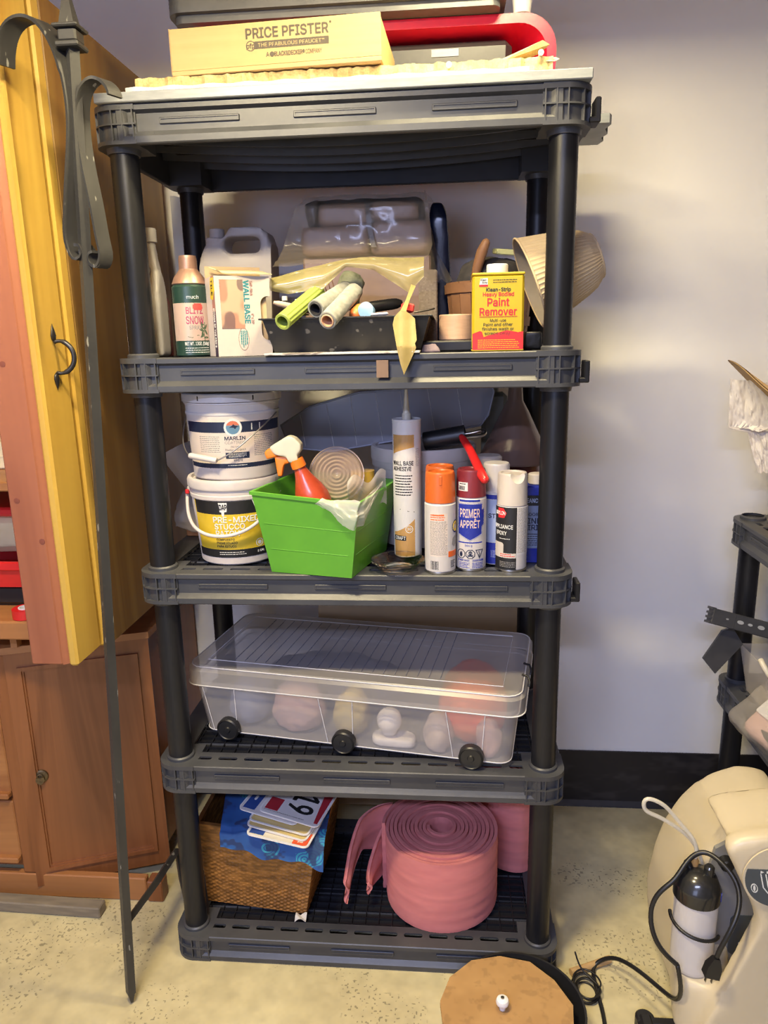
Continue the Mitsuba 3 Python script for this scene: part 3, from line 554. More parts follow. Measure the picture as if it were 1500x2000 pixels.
m = roller(g0, g1, .0152, .0115, 48); ax = (g1 - g0) / np.linalg.norm(g1 - g0); d = m.vertices - g0; q = d - np.outer(d @ ax, ax); r_ = np.linalg.norm(q, axis=1); b1 = np.cross(ax, [0, 0, 1]); b1 /= np.linalg.norm(b1); b2 = np.cross(ax, b1); an = np.arctan2(q @ b2, q @ b1)
m.vertices = m.vertices + q / r_[:, None] * (np.where(r_ > .0145, .0007 * np.sign(np.sin(an * 12)), 0))[:, None]
add('core', m, 'mat_green_tube', t, 40); add('end_ring', roller(g0 - ax * .002, g0 + ax * .002, .0160, .0112), 'mat_green_tube', t)
def nap_roller(name, lab, p0, p1, r, rimmat, grp=None):
    t = thing(name, lab, 'paint roller sleeve', grp); p0, p1 = np.array(p0), np.array(p1)
    L = np.linalg.norm(p1 - p0); m = lathe([(r - .006, 0)] + [(r, z) for z in np.linspace(0, L, 40)] + [(r - .006, L), (r - .006, 0)], 48); z_ = (p1 - p0) / L; x_ = np.cross([0, 1, .3], z_); x_ /= np.linalg.norm(x_); m = rough_up(place(m, p0, x_, np.cross(z_, x_)), .0010, 130, 3)
    add('nap', m, 'mat_grey_nap', t, True); u = (p1 - p0) / np.linalg.norm(p1 - p0)
    add('core', roller(p0 - u * .0022, p0 + u * .04, r - .004, r - .0065), rimmat, t); return t
nap_roller('roller_sleeve', 'grey roller sleeve with a peach rim pointing forward from the paint tray', (-.021, -.030, 1.4905), (.016, .10, 1.551), .0168, 'mat_peach_rim', 'grey roller sleeves in the paint tray')
nap_roller('roller_sleeve', 'grey roller sleeve with a dark core just behind the peach-rimmed one', (-.050, .012, 1.514), (-.006, .13, 1.556), .0170, 'mat_dark_core', 'grey roller sleeves in the paint tray')
t = thing('fuzzy_roller', 'fluffy grey-green roller standing under the yellowed plastic bag', 'paint roller sleeve')
m = lathe([(0, 0), (.020, 0), (.026, .006), (.027, .06), (.020, .072), (0, .074)], 40); m = rough_up(trimesh.Trimesh(*trimesh.remesh.subdivide_to_size(m.vertices, m.faces, .006)), .0035, 70, 5)
pm('green_fuzz', lambda p, n, uv: mix([.36, .38, .27], [.14, .16, .11], fbm(p[0] * 70, p[1] * 70, p[2] * 70)), .95)
add('nap', mv(m, (-.013, .17, 1.522), -14, 12, 0), 'mat_green_fuzz', t, True)
for i in range(3): add('wire', tube([(-.062 + i * .009, .16, 1.60), (-.046 + i * .009, .158, 1.535)], .0011, 6), 'mat_copper', t)
def stick(name, lab, catg, p0, p1, r, mat, sq=1.0):
    p0, p1 = np.array(p0, float), np.array(p1, float); s = np.linspace(0, 1, 9)[:, None]
    m = tube(p0 + (p1 - p0) * s, [r * .5, r * .9] + [r] * 5 + [r * .9, r * .5], 14); cc = m.vertices.mean(0); v = m.vertices - cc; v[:, 2] *= sq; m.vertices = v + cc if sq == 1 else np.stack([m.vertices[:, 0], m.vertices[:, 1], p0[2] + (m.vertices[:, 2] - p0[2])], 1)
    k = add(name, m, mat, None, True); return tag(k, lab, catg)
pm('skin_wood', [.56, .40, .30], .5); pm('orange', [.75, .20, .05], .4); pm('sky_blue', [.16, .30, .50], .35); pm('mauve_rag', [.17, .13, .15], .8); pm('gum_paper', [.20, .13, .09], .7); pm('pale_yellow', [.60, .60, .28], .5)
stick('brush_handle', 'weathered pale wooden brush handle lying across the left of the paint tray', 'brush', (-.140, .05, 1.530), (-.066, .10, 1.512), .0062, 'mat_skin_wood')
stick('paint_stirrer', 'thin white stirring stick above the pale brush handle in the tray', 'stick', (-.105, .09, 1.536), (-.030, .13, 1.530), .0033, 'mat_white')
stick('yellow_stick', 'short pale yellow stick behind the lime green core', 'stick', (-.121, .055, 1.508), (-.075, .075, 1.506), .0026, 'mat_pale_yellow')
stick('black_tool', 'thick black tool handle lying behind the blue tape end', 'tool handle', (.030, .12, 1.518), (.108, .15, 1.528), .0115, 'mat_black')
stick('orange_tool', 'orange handle between the grey roller and the blue tape end', 'tool handle', (.020, .045, 1.500), (.030, .09, 1.516), .0135, 'mat_orange')
k = add('blue_tape_end', rough_up(mv(lathe([(0, 0), (.012, 0), (.0155, .004), (.0155, .02), (0, .022)], 24), (.046, .062, 1.508), 80, 0, -8), .0008, 200), 'mat_sky_blue', None, 50); tag(k, 'crinkled light blue wad of tape on the front rim of the paint tray', 'tape')
k = add('red_block', mv(cbox(.022, .03, .017, .003), (.124, .062, 1.514), 0, 12, 15), 'mat_sticker_red'); tag(k, 'small bright red plastic block behind the hanging masking tape', 'plastic block')
k = add('white_scraper', mv(cbox(.034, .02, .006, .0025), (.070, .045, 1.5025), 0, -3, 10), 'mat_white'); tag(k, 'white scraper blade lying right of the blue tape in the tray', 'scraper')
k = add('bottle_top', lathe([(0, 0), (.006, 0), (.006, .008), (.0045, .009), (0, .009)], 20, (-.128, .10, 1.5355)), 'mat_white'); tag(k, 'tiny white screw top at the left end of the pale brush handle', 'cap')
k = add('scraper_rod', tube([(.135, .12, 1.507), (.165, .11, 1.511), (.176, .10, 1.513)], .0018, 8), 'mat_steel'); tag(k, 'thin metal rod at the right rim of the paint tray', 'rod')

# packages in a clear bag
pm('brown_pack', lambda p, n, uv: mix([.36, .235, .17], [.28, .175, .125], fbm(p[0] * 12, p[1] * 12, p[2] * 30)), .42, clearcoat=.4)
pm('grey_foil', [.11, .10, .10], .4)
k = add('brown_carton', box(-.128, .165, .315, .44, Z2, 1.640, .004), 'mat_brown_pack'); tag(k, 'brown carton under the wrapped packages behind the paint tray', 'carton')
def pack(x0, x1, y0, y1, z0, z1, lab):
    m = soft(box(x0, x1, y0, y1, z0, z1, .007), .014, 1); k = add('wrapped_package', m, 'mat_brown_pack', None, True); tag(k, lab, 'package', 'brown packages in the clear bag')
pack(-.128, .028, .298, .43, 1.641, 1.705, 'brown wrapped package, lower left of the four in the clear bag'); pack(.030, .165, .298, .43, 1.641, 1.712, 'brown wrapped package, lower right of the four in the clear bag')
pack(-.090, .026, .315, .43, 1.706, 1.757, 'brown wrapped package, upper left of the four in the clear bag'); pack(.028, .137, .315, .43, 1.713, 1.757, 'brown wrapped package, upper right of the four in the clear bag')
k = add('black_strap', band(spline([(.026, .34, 1.765), (.026, .305, 1.745), (.030, .292, 1.70), (.040, .287, 1.655)], 20), (1, 0, 0), .011, .004), 'mat_grey_foil'); tag(k, 'dark strap hanging down the middle of the wrapped packages', 'strap')
k = add('black_bag', rough_up(soft(union(box(-.12, .15, .36, .45, 1.70, 1.772, .01), hull([(-.118, .31, 1.755), (-.088, .31, 1.765), (-.09, .40, 1.77), (-.13, .38, 1.75), (-.095, .31, 1.71), (-.115, .36, 1.70)])), .01, 2), .003, 40, 8), 'mat_grey_foil', None, True); tag(k, 'crumpled black plastic behind the upper brown packages', 'plastic bag')
film('bag_clear', [.50, .42, .30], .20, .12, .8); film('bag_yellow', [.46, .40, .15], .40, .15, .8)
def bagfn(u, v):
    y, z = [float(np.interp(v, (0, .16, .30, .42, .6, .8, 1.), q)) for q in ((.455, .452, .33, .285, .275, .20, .115), (1.60, 1.772, 1.775, 1.745, 1.655, 1.625, 1.606))]
    xl = float(np.interp(v, (0, .3, .6, 1.), (-.135, -.115, -.165, -.155))); xr = float(np.interp(v, (0, .3, .6, 1.), (.19, .155, .17, .156)))
    x = xl + (xr - xl) * u; q = meshkit.fbm(np.array([[x * 16, v * 7, .3]]), 3, 6)[0] - .5
    return (x, y - .018 * q, z + .016 * q)
k = add('clear_bag', sheet(bagfn, 60, 60), 'mat_bag_clear', None, True); tag(k, 'large clear plastic bag over the brown wrapped packages', 'plastic bag')
def sidefn(u, v):
    x = .152 + .058 * v * u + .004 * math.sin(u * 9 + v * 5); y = .30 + .12 * u - .06 * v; z = 1.772 - .05 * u - v * (.19 - .05 * u) + .004 * math.sin(u * 20); return (x, y, z)
k2 = add('side_fold', sheet(sidefn, 24, 24), 'mat_bag_clear', k, True)
def yfn(u, v):
    x = -.156 + .312 * u; top = float(np.interp(u, (0, .25, .5, .6, 1), (1.578, 1.597, 1.611, 1.613, 1.611))); bot = float(np.interp(u, (0, .12, .35, .5, .68, .9, 1), (1.556, 1.548, 1.556, 1.598, 1.590, 1.545, 1.574)))
    q = meshkit.fbm(np.array([[x * 30, v * 4, 1.3]]), 3, 2)[0] - .5
    return (x, .105 - .02 * math.sin(v * 3.14) * (.4 + q) - .01 * v + .02 * q, top + (bot - top) * v)
k = add('yellowed_bag', sheet(yfn, 70, 16, .0006), 'mat_bag_yellow', None, True); tag(k, 'yellowed plastic bag mouth hanging over the rollers in the paint tray', 'plastic bag')
add('hem', band([yfn(u, .04) for u in np.linspace(0, 1, 60)], (0, .5, 1), .006, .0022), 'mat_bag_yellow', k, True)
pm('masking', lambda p, n, uv: mix([0.281, 0.217, 0.076], [0.228, 0.171, 0.057], fbm(p[0] * 60, p[1] * 60, p[2] * 60)), .6)
pl = sg.Polygon([(.131, 1.560), (.140, 1.556), (.130, 1.530), (.124, 1.506), (.132, 1.500), (.1405, 1.492), (.1445, 1.452), (.141, 1.446), (.1435, 1.438), (.120, 1.388), (.113, 1.410), (.104, 1.452), (.098, 1.482), (.101, 1.496), (.113, 1.508), (.122, 1.528)])
m = ext(pl, .0006); m = trimesh.Trimesh(*trimesh.remesh.subdivide_to_size(m.vertices, m.faces, .004)); v = m.vertices
zz = v[:, 1]; m.vertices = np.stack([v[:, 0], np.interp(zz, (1.39, 1.44, 1.49, 1.507, 1.56), (-.016, -.014, .012, .018, .085)) + .003 * np.sin(v[:, 0] * 150) - v[:, 2], zz], 1)
k = add('masking_tape', m, 'mat_masking', None, 30); tag(k, 'strip of yellow masking tape hanging from the bag over the front rim', 'tape strip')
k = add('paper_label', mv(box(.066, .089, -.0016, -.0006, 1.383, 1.4160), (0, 0, 0)), 'mat_gum_paper'); tag(k, 'small brown gummed label stuck on the rim under the masking tape', 'label')
pm('navy_gloss', [.004, .010, .035], .18, clearcoat=.8)
k = add('navy_container', soft(hull([(x, y, z) for z, a, b in ((Z2, .168, .222), (1.74, .160, .202)) for x in (a, b) for y in (.39, .45)] + [(x, y, 1.765) for x in (.165, .192) for y in (.395, .445)]), .012, 4), 'mat_navy_gloss', None, True); tag(k, 'dark blue glossy container behind the right end of the clear bag', 'container')
pm('sponge', lambda p, n, uv: mix([.44, .36, .28], [.26, .20, .15], noise(p[0] * 300, p[1] * 60, p[2] * 300)), .9)
k = add('scrub_block', box(.138, .180, .292, .312, Z2, 1.605, .003), 'mat_sponge', None, False); tag(k, 'brown fibrous block standing at the right end of the paint tray', 'block')

# right end: bushel basket, cans, lampshade
pm('stave', lambda p, n, uv: mix([.36, .18, .085], [.24, .11, .05], fbm((p[0] + p[1]) * 90, p[2] * 6, 0.)), .55)
bk = thing('bushel_basket', 'slatted wooden bushel basket behind the yellow paint remover can', 'basket')
bc = (.298, .340); nb = 20
for i in range(nb):
    a = 2 * PI * i / nb; h = .148; wd0, wd1 = .0245, .0295
    q = hull([(sx * wd / 2, r + dr_, z) for sx in (-1, 1) for wd, r, z in ((wd0, .081, 0), (wd1, .096, h)) for dr_ in (0, .0025)])
    add('stave', mv(q, (0, 0, 0), rz=math.degrees(a)), 'mat_stave', bk, False, at=T().translate([bc[0], bc[1], Z2]))
for z0, r in ((.124, .0985), (.05, .0905)): add('hoop', lathe([(r, 0), (r + .003, 0), (r + .0045, .02), (r + .0015, .02), (r, 0)], 48, (bc[0], bc[1], Z2 + z0)), 'mat_stave', bk)
add('bottom', cyl(.080, Z2, Z2 + .004, 32, bc), 'mat_stave', bk)
pm('dark_cloth', lambda p, n, uv: mix([.035, .032, .032], [.09, .08, .07], fbm(p[0] * 50, p[1] * 50, p[2] * 50)), .85)
k = add('dark_cloth', rough_up(soft(hull([(.298 + r * math.cos(a), .335 + r * math.sin(a), z) for r, z in ((.070, 1.53), (.078, 1.585), (.062, 1.615), (.04, 1.628)) for a in np.linspace(0, 6.28, 14)[:-1]]), .010, 2), .007, 34, 3), 'mat_dark_cloth', None, True); tag(k, 'dark crumpled cloth heaped in the bushel basket', 'cloth')
k = add('wooden_tool', tube([(.262, .268, 1.575), (.268, .262, 1.605), (.277, .255, 1.635), (.286, .25, 1.655), (.289, .249, 1.660)], [.009, .011, .012, .009, .004], 14), 'mat_stave', None, True); tag(k, 'brown wooden tool handle sticking up from the bushel basket', 'tool handle')
k = add('yellow_pad', mv(cbox(.045, .05, .012, .002), (.330, .315, 1.640), 8, 4, 10), 'mat_pale_yellow'); tag(k, 'dull yellow pad on the dark cloth beside the lampshade', 'pad')
pm('peach_tape', lambda p, n, uv: mix([0.496, 0.320, 0.216], [0.400, 0.248, 0.160], fbm(p[0] * 40, p[1] * 40, p[2] * 200)), .5)
k = add('black_case', box(.135, .262, .085, .235, Z2, Z2 + .0215, .003), 'mat_black'); tag(k, 'flat black case lying under the peach tape roll', 'case')
k = add('tape_roll', lathe([(.019, 0), (.033, 0), (.0345, .002), (.0345, .049), (.033, .051), (.019, .051), (.019, 0)], 40, (.2195, .135, Z2 + .022)), 'mat_peach_tape'); tag(k, 'roll of peach tape left of the yellow paint remover can', 'tape roll')
k = add('grey_rag', rough_up(soft(hull([(.15, .04, Z2), (.19, .035, Z2), (.185, .075, Z2), (.155, .08, Z2), (.155, .05, 1.443), (.18, .045, 1.446), (.17, .07, 1.440)]), .005, 1), .003, 90), 'mat_mauve_rag', None, True); tag(k, 'small crumpled mauve rag on the deck right of the tray', 'rag')
pc = thing('paint_remover_can', 'yellow and red metal can of paint remover with a white cap', 'can')
pm('can_yellow', [0.449, 0.312, 0.008], .3, clearcoat=.6); pm('can_red', [.56, .022, .025], .3, clearcoat=.6)
X0, X1, YF = .2495, .3465, .022
add('body', cat(box(X0, X1, YF, YF + .052, Z2 + .002, 1.5685, .004), box(X0 - .0008, X1 + .0008, YF - .0008, YF + .0528, Z2, Z2 + .004, .0015), sub(box(X0 - .0008, X1 + .0008, YF - .0008, YF + .0528, 1.5675, 1.5725, .0015), box(X0 + .002, X1 - .002, YF + .002, YF + .05, 1.57, 1.58))), 'mat_can_yellow', pc)
add('cap', lathe([(.018, 1.5705), (.0205, 1.572), (.0205, 1.5865), (.019, 1.589), (0, 1.589)], 36, ((X0 + X1) / 2 - .001, YF + .026, 0)), 'mat_white', pc)
F = lambda m, d=.0: place(m, ((X0 + X1) / 2, YF - .0003 - d, Z2), (1, 0, 0), (0, 0, 1))
add('red_field', F(ext(sg.Polygon([(-.048, .002), (.048, .002), (.048, .036), (.038, .0345), (.017, .0385), (-.016, .030), (-.027, .0265), (-.030, .036), (-.034, .038), (-.048, .033)]), .0004)), 'mat_can_red', pc, False)
add('lettering', F(cat(text('Heavy Bodied', .0068, 0, .1015, .0005, True, .058), text('Paint', .0140, 0, .0835, .0005, True, .041), text('Remover', .0135, 0, .0665, .0005, True, .070), ext(sg.box(-.035, .0635, .036, .0643), .0005))), 'mat_red_ink', pc, False)
add('lettering', F(cat(text('Klean-Strip', .0066, 0, .110, .0005, True, .046), text('Multi-use', .0052, 0, .0545, .0005, False, .030), text('Paint and other', .0058, 0, .0465, .0005, False, .055), text('finishes wash or', .0058, 0, .0385, .0005, False, .060), text('scrape away.', .0058, 0, .0305, .0005, False, .050), lines(-.010, .034, .124, .132, 2, .001, 4))), 'mat_black_ink', pc, False)
add('logo', F(ext(sg.Polygon([(-.036, .121), (-.020, .122), (-.020, .1345), (-.034, .1335)]), .0004)), 'mat_white', pc, False); add('logo', F(ext(sg.box(-.036, .119, -.020, .1225), .0005)), 'mat_red_ink', pc, False)
add('logo_lettering', F(cat(text('Klean', .0032, -.028, .1294, .0009, True), text('Strip', .0032, -.026, .1248, .0009, True)), 0), 'mat_black_ink', pc, False)
add('fine_print', F(lines(-.038, .040, .004, .022, 5, .0014, 12), .0002), 'mat_can_yellow', pc, False)
pm('shade', lambda p, n, uv: mix([.58, .46, .29], [.46, .35, .21], fbm(p[0] * 20, p[1] * 20, p[2] * 20)), .75); pm('shade_in', [.30, .26, .22], .8)
ls = thing('lampshade', 'beige pleated lampshade lying on its side at the right end of the tier', 'lampshade')
A0, A1 = np.array([.372, .168, 1.560]), np.array([.504, .170, 1.611]); ax = (A1 - A0) / np.linalg.norm(A1 - A0); LL = np.linalg.norm(A1 - A0)
def shade_mesh(off, n=180, amp=.0010):
    b1 = np.cross([0, 1, 0], ax); b1 /= np.linalg.norm(b1); b2 = np.cross(ax, b1); v, f = [], []
    prof = [(0, .094), (.5, .077), (.85, .062), (1., .044)]; K = 9
    for i in range(K):
        s = i / (K - 1); r = np.interp(s, *zip(*prof)) + off
        for j in range(n):
            a = 2 * PI * j / n; rr = r + amp * (1 if j % 3 == 0 else -.3); v.append(A0 + ax * s * LL + rr * (math.cos(a) * b1 + math.sin(a) * b2))
    for i in range(K - 1):
        for j in range(n): a, b = i * n + j, i * n + (j + 1) % n; f += [(a, b, b + n), (a, b + n, a + n)]
    return trimesh.Trimesh(np.array(v), np.array(f), process=False)
add('pleated_cover', shade_mesh(0), 'mat_shade', ls, False); add('lining', shade_mesh(-.0025, 60, 0), 'mat_shade_in', ls, True)
for s, r in ((0., .0945), (1., .0445)):
    b1 = np.cross([0, 1, 0], ax); b1 /= np.linalg.norm(b1); b2 = np.cross(ax, b1)
    add('trim_ring', tube([A0 + ax * s * LL + r * (math.cos(a) * b1 + math.sin(a) * b2) for a in np.linspace(0, 2 * PI, 61)[:-1]], .0022, 8, True), 'mat_shade', ls, True)
add('wire_fitter', cat(*[tube([A0 + ax * .30 * LL + .084 * (math.cos(a) * b1 + math.sin(a) * b2), A0 + ax * .36 * LL + .012 * (math.cos(a) * b1 + math.sin(a) * b2)], .0014, 6) for a in (0.4, 2.5, 4.6)], tube([A0 + ax * .36 * LL + .012 * (math.cos(a) * b1 + math.sin(a) * b2) for a in np.linspace(0, 2 * PI, 25)[:-1]], .0016, 6, True)), 'mat_copper', ls, True)
k = add('black_packet', rough_up(soft(box(.356, .392, .10, .15, Z2, 1.464, .003), .006, 1), .0012, 120), 'mat_black', None, True); tag(k, 'small black packet in shiny wrap right of the paint remover can', 'packet')
# ---------------------------------------------------------------- third tier
Z3 = .9828
pm('pail_white', lambda p, n, uv: mix([0.576, 0.528, 0.496], [0.480, 0.432, 0.408], fbm(p[0] * 20, p[1] * 20, p[2] * 20)), .42); pm('pail_lid', [.52, .50, .50], .35); pm('label_black', [.014, .014, .016], .4); pm('label_yellow', [.60, .42, .03], .4); pm('navy', [.012, .018, .045], .4); pm('label_cream', [0.560, 0.480, 0.424], .5)
pm('wire', [.42, .40, .38], .35, .9)
pa = thing('stucco_pail', 'white pail with a yellow and black label, at the bottom of the pail stack', 'pail')
pcn = (-.272, .143); PR = lambda z: .083 + (z - Z3) * .084
add('body', lathe([(0, Z3), (PR(Z3) - .003, Z3), (PR(Z3), Z3 + .003), (PR(1.128), 1.128), (PR(1.13) + .002, 1.130), (PR(1.136) + .002, 1.137), (PR(1.139), 1.139), (PR(1.150), 1.150), (0, 1.150)], 72, (*pcn, 0)), 'mat_pail_white', pa)
add('lid', lathe([(PR(1.15) - .002, 1.150), (.1005, 1.1505), (.1022, 1.154), (.1022, 1.167), (.0995, 1.172), (.092, 1.172), (.090, 1.166), (0, 1.166)], 72, (*pcn, 0)), 'mat_pail_white', pa)
W = lambda m, phi=17: wrap(m, pcn, PR, Z3, phi)
add('label', W(patch(-.105, .125, .020, .145, .0004)), 'mat_label_yellow', pa, 40)
add('label_band', W(patch(-.105, .125, .116, .145, .0007)), 'mat_label_black', pa, 40); add('label_band', W(patch(-.105, .125, .018, .036, .0007)), 'mat_label_black', pa, 40)
blk = sg.Polygon([(.034, .146), (.125, .146), (.125, .068), (.066, .068), (.058, .085)]); 
def fine(poly, d): m = ext(poly, d); return trimesh.Trimesh(*trimesh.remesh.subdivide_to_size(m.vertices, m.faces, .010))
add('label_panel', W(fine(blk.buffer(.0016, join_style=2), .0009)), 'mat_white_text', pa, False); add('label_panel', W(fine(blk, .0012)), 'mat_label_black', pa, False)
add('lettering', W(cat(text('PRE-MIXED', .0125, -.002, .098, .0016, True, .100), text('STUCCO', .0125, -.0175, .0825, .0016, True, .066), text('PATCH', .0125, -.023, .067, .0016, True, .052))), 'mat_white_text', pa, False)
add('lettering', W(cat(text('COMPUESTO', .0050, -.028, .0565, .0008, True, .040), text('PREMEZCLADO', .0050, -.0255, .0490, .0008, True, .045), text('PARA ESTUCO', .0050, -.0265, .0415, .0008, True, .043))), 'mat_label_black', pa, False)
add('lettering', W(cat(*[lines(.048 + .004 * i, .100, .128 - .011 * i, .134 - .011 * i, 2, .0012, 20 + i, .0016) for i in range(5)], lines(-.045, .02, .0225, .0315, 2, .0014, 5, .0012), text('1 GAL', .005, .052, .025, .0013))), 'mat_white_text', pa, False)
add('logo', W(ext(sg.Polygon([(-.036, .121), (-.021, .122), (-.019, .142), (-.038, .142)]).union(sg.Polygon([(-.032, .112), (-.027, .112), (-.026, .122), (-.033, .122)])), .0012)), 'mat_white_text', pa, False); add('logo_lettering', W(text('DAP', .0115, -.0285, .1265, .0019, True, .0165)), 'mat_label_black', pa, False)
add('badge', W(cat(ext(disk2(.009, 28, (.047, .047)).difference(disk2(.0075, 28, (.047, .047))), .0009), ext(disk2(.0045, 20, (.047, .047)), .0009))), 'mat_white_text', pa, False)
hp = [(pcn[0] + (.1055) * math.sin(math.radians(a)), pcn[1] - (.1055) * math.cos(math.radians(a)), z) for a, z in ((-82, 1.133), (-66, 1.098), (-45, 1.070), (-20, 1.056), (5, 1.0555), (28, 1.067), (50, 1.092), (66, 1.118), (82, 1.135))]
add('handle', tube(spline(hp, 50), .0038, 10), 'mat_pail_white', pa, True)
add('tag', mv(cbox(.009, .005, .011, .002), (-.372, .115, 1.136)), 'mat_red_ink', pa); [add('ear', mv(cbox(.010, .012, .014, .003), (xx, .135, 1.139)), 'mat_pail_white', pa) for xx in (-.373, -.171)]

ma = thing('coatings_pail', 'white pail with a blue-banded label, stacked on the stucco pail', 'pail')
mc = (-.264, .140); MR = lambda z: .0915 + (z - 1.174) * .055
M0 = 1.1728
add('body', lathe([(0, M0), (.089, M0), (.0915, M0 + .003), (MR(1.310), 1.310), (0, 1.310)], 72, (*mc, 0)), 'mat_pail_white', ma)
film('skirt', [.60, .58, .60], .47, .3)
add('rim', lathe([(MR(1.31), 1.3095), (.1005, 1.3095), (.1005, 1.314), (.0985, 1.315), (.1005, 1.330), (.1030, 1.331), (.1030, 1.3345), (.0995, 1.3355), (0, 1.3355)], 72, (*mc, 0)), 'mat_pail_lid', ma)
add('lid', lathe([(.0995, 1.3355), (.1062, 1.336), (.1062, 1.352), (.1035, 1.3545), (.095, 1.3545), (.094, 1.3485), (0, 1.3485)], 72, (*mc, 0)), 'mat_pail_lid', ma)
for a in (-24, 40): add('lid_slot', wrap(patch(-.0012, .0012, 0, .009, .0006, 1), mc, .1062, 1.340, a), 'mat_black', ma, False)
V = lambda m, phi=17: wrap(m, mc, MR, M0, phi)
add('label', V(patch(-.125, .125, .026, .126, .0003)), 'mat_label_cream', ma, 40)
add('label_band', V(patch(-.125, .125, .101, .123, .0005)), 'mat_navy', ma, 40); add('label_band', V(patch(-.125, .125, .0265, .036, .0005)), 'mat_navy', ma, 40)
pm('fish_blue', [.10, .20, .30], .4); pm('dawn_red', [.50, .14, .08], .4)
cc = (-.003, .1115)
add('roundel', V(fine(disk2(.0185, 36, cc), .0009)), 'mat_white', ma, False); add('roundel', V(fine(disk2(.0138, 36, cc), .0012)), 'mat_fish_blue', ma, False)
add('roundel', V(fine(disk2(.0138, 36, cc).intersection(sg.box(-.02, .116, .02, .13)), .0014)), 'mat_dawn_red', ma, False)
add('roundel', V(ext(sg.Polygon([(-.010, .112), (-.004, .1155), (-.002, .119), (.001, .1158), (.009, .1135), (.004, .112), (.001, .108), (-.001, .1115)]), .0017)), 'mat_navy', ma, False)
add('lettering', V(cat(text('MARLIN', .0075, 0, .0855, .0007, True, .042), text('Silicone', .0040, 0, .0695, .0005, False, .020), text('Plaster and Grout', .0042, 0, .0630, .0005, False, .042), text('WHITE', .0050, .004, .0405, .0005, True, .019))), 'mat_navy', ma, False)
add('lettering', V(text('COATINGS', .0062, 0, .0770, .0007, False, .042)), 'mat_grey_ink', ma, False)
add('label_panel', V(patch(-.021, .028, .0465, .0595, .0006)), 'mat_navy', ma, 40)
add('fine_print', V(cat(lines(-.080, -.032, .058, .094, 9, .0014, 6), lines(.040, .090, .048, .094, 12, .0020, 7))), 'mat_grey_ink', ma, False)
add('fine_print', V(cat(lines(-.015, .022, .048, .058, 4, .0009, 8, .0009), lines(-.018, .022, .030, .033, 1, .0014, 9, .0008), ext(sg.box(.034, .105, .054, .119), .0007))), 'mat_white_text', ma, False)
gp0, gp1 = np.array([-.333, .040, 1.228]), np.array([-.272, .030, 1.2185])
add('grip', tube([gp0, gp0 + (gp1 - gp0) * .04, gp0 + (gp1 - gp0) * .96, gp1], [.005, .0062, .0062, .005], 14), 'mat_pail_white', ma, 40)
add('handle', tube(spline([gp1, (-.250, .030, 1.229), (-.205, .045, 1.262), (-.178, .075, 1.288), (-.164, .125, 1.308)], 24), .0015, 8), 'mat_wire', ma, True); add('handle', tube(spline([gp0, (-.350, .062, 1.240), (-.364, .10, 1.270), (-.366, .14, 1.308)], 20), .0015, 8), 'mat_wire', ma, True)
pm('grey_cone', [.30, .28, .27], .45)
b0, b1 = np.array([-.432, .235, 1.215]), np.array([-.376, .225, 1.105])
z_ = (b1 - b0) / np.linalg.norm(b1 - b0); x_ = np.cross([0, 1, 0], z_)
k = add('grey_cup', place(lathe([(.0425, .006), (.041, 0), (.0375, .004), (.020, .115), (0, .117), (0, .123), (.023, .121), (.0425, .006)], 40), b0, x_, np.cross(z_, x_)), 'mat_grey_cone'); tag(k, 'grey plastic cup tipped over left of the upper pail', 'cup')
film('bag_grey', [.36, .34, .33], .45, .3)
k = add('crumpled_bag', rough_up(soft(hull([(-.460, .24, 1.02), (-.385, .24, Z3 + .02), (-.40, .30, Z3 + .04), (-.455, .30, 1.10), (-.415, .26, 1.125), (-.39, .28, 1.09), (-.465, .27, 1.06)]), .007, 1), .008, 45, 2), 'mat_bag_grey', None, True); tag(k, 'crumpled grey clear bag stuffed left behind the stucco pail', 'plastic bag')
k = add('wood_block', box(-.452, -.376, .30, .385, Z3, 1.026, .002), 'mat_oak_h'); tag(k, 'reddish wood block on the deck behind the stucco pail', 'wood block')

# green bin and what stands in it
pm('lime', lambda p, n, uv: mix([0.097, 0.317, 0.025], [0.076, 0.266, 0.022], fbm(p[0] * 18, p[1] * 18, p[2] * 18)), .38)
Bb = np.array([(-.167, .018, Z3), (.008, -.022, Z3), (.062, .185, Z3), (-.113, .225, Z3)]); Bt = np.array([(-.200, .014, 1.156), (.027, -.036, 1.141), (.086, .203, 1.143), (-.141, .253, 1.158)])
cB, cT = Bb.mean(0), Bt.mean(0); ins = lambda P, c, d: np.array([p + (c - p) / np.linalg.norm((c - p)[:2]) * d * 1.41 for p in P])
gb = thing('green_bin', 'lime green tapered plastic bin at the front edge of the third tier', 'bin')
up = np.array([0, 0, .004]); rimo = lambda d, dz: ins(Bt, cT, d) + [0, 0, dz]
m = sub(hull(np.vstack([Bb, Bt])), hull(np.vstack([ins(Bb, cB, .0035) + up, ins(Bt, cT, .0035) + up * .5])))
add('body', m, 'mat_lime', gb, 20)
add('rim', sub(hull(np.vstack([rimo(-.003, -.006), rimo(-.003, .001)])), hull(np.vstack([rimo(.003, -.02), rimo(.003, .02)]))), 'mat_lime', gb, 20)
ridge = []
for s in (.30, .62): 
    q = Bb + (Bt - Bb) * s
    for a, b in ((0, 1), (1, 2)): ridge.append(tube([q[a] + (q[b] - q[a]) * .06, q[a] + (q[b] - q[a]) * .94], .0012, 6))
for q in ridge: add('ridge', q, 'mat_lime', gb, True)
pm('spray_red', [.46, .060, .022], .22, clearcoat=.6); pm('spray_white', [0.576, 0.528, 0.416], .35); pm('spray_orange', [.85, .20, .02], .35)
sb = thing('spray_bottle', 'red spray bottle with a white and orange trigger head leaning in the green bin', 'spray bottle')
q2 = lambda pts: sg.Polygon([(-.098 + (u - 590) * .00100, 1.249 - (v - 865) * .00112) for u, v in pts])
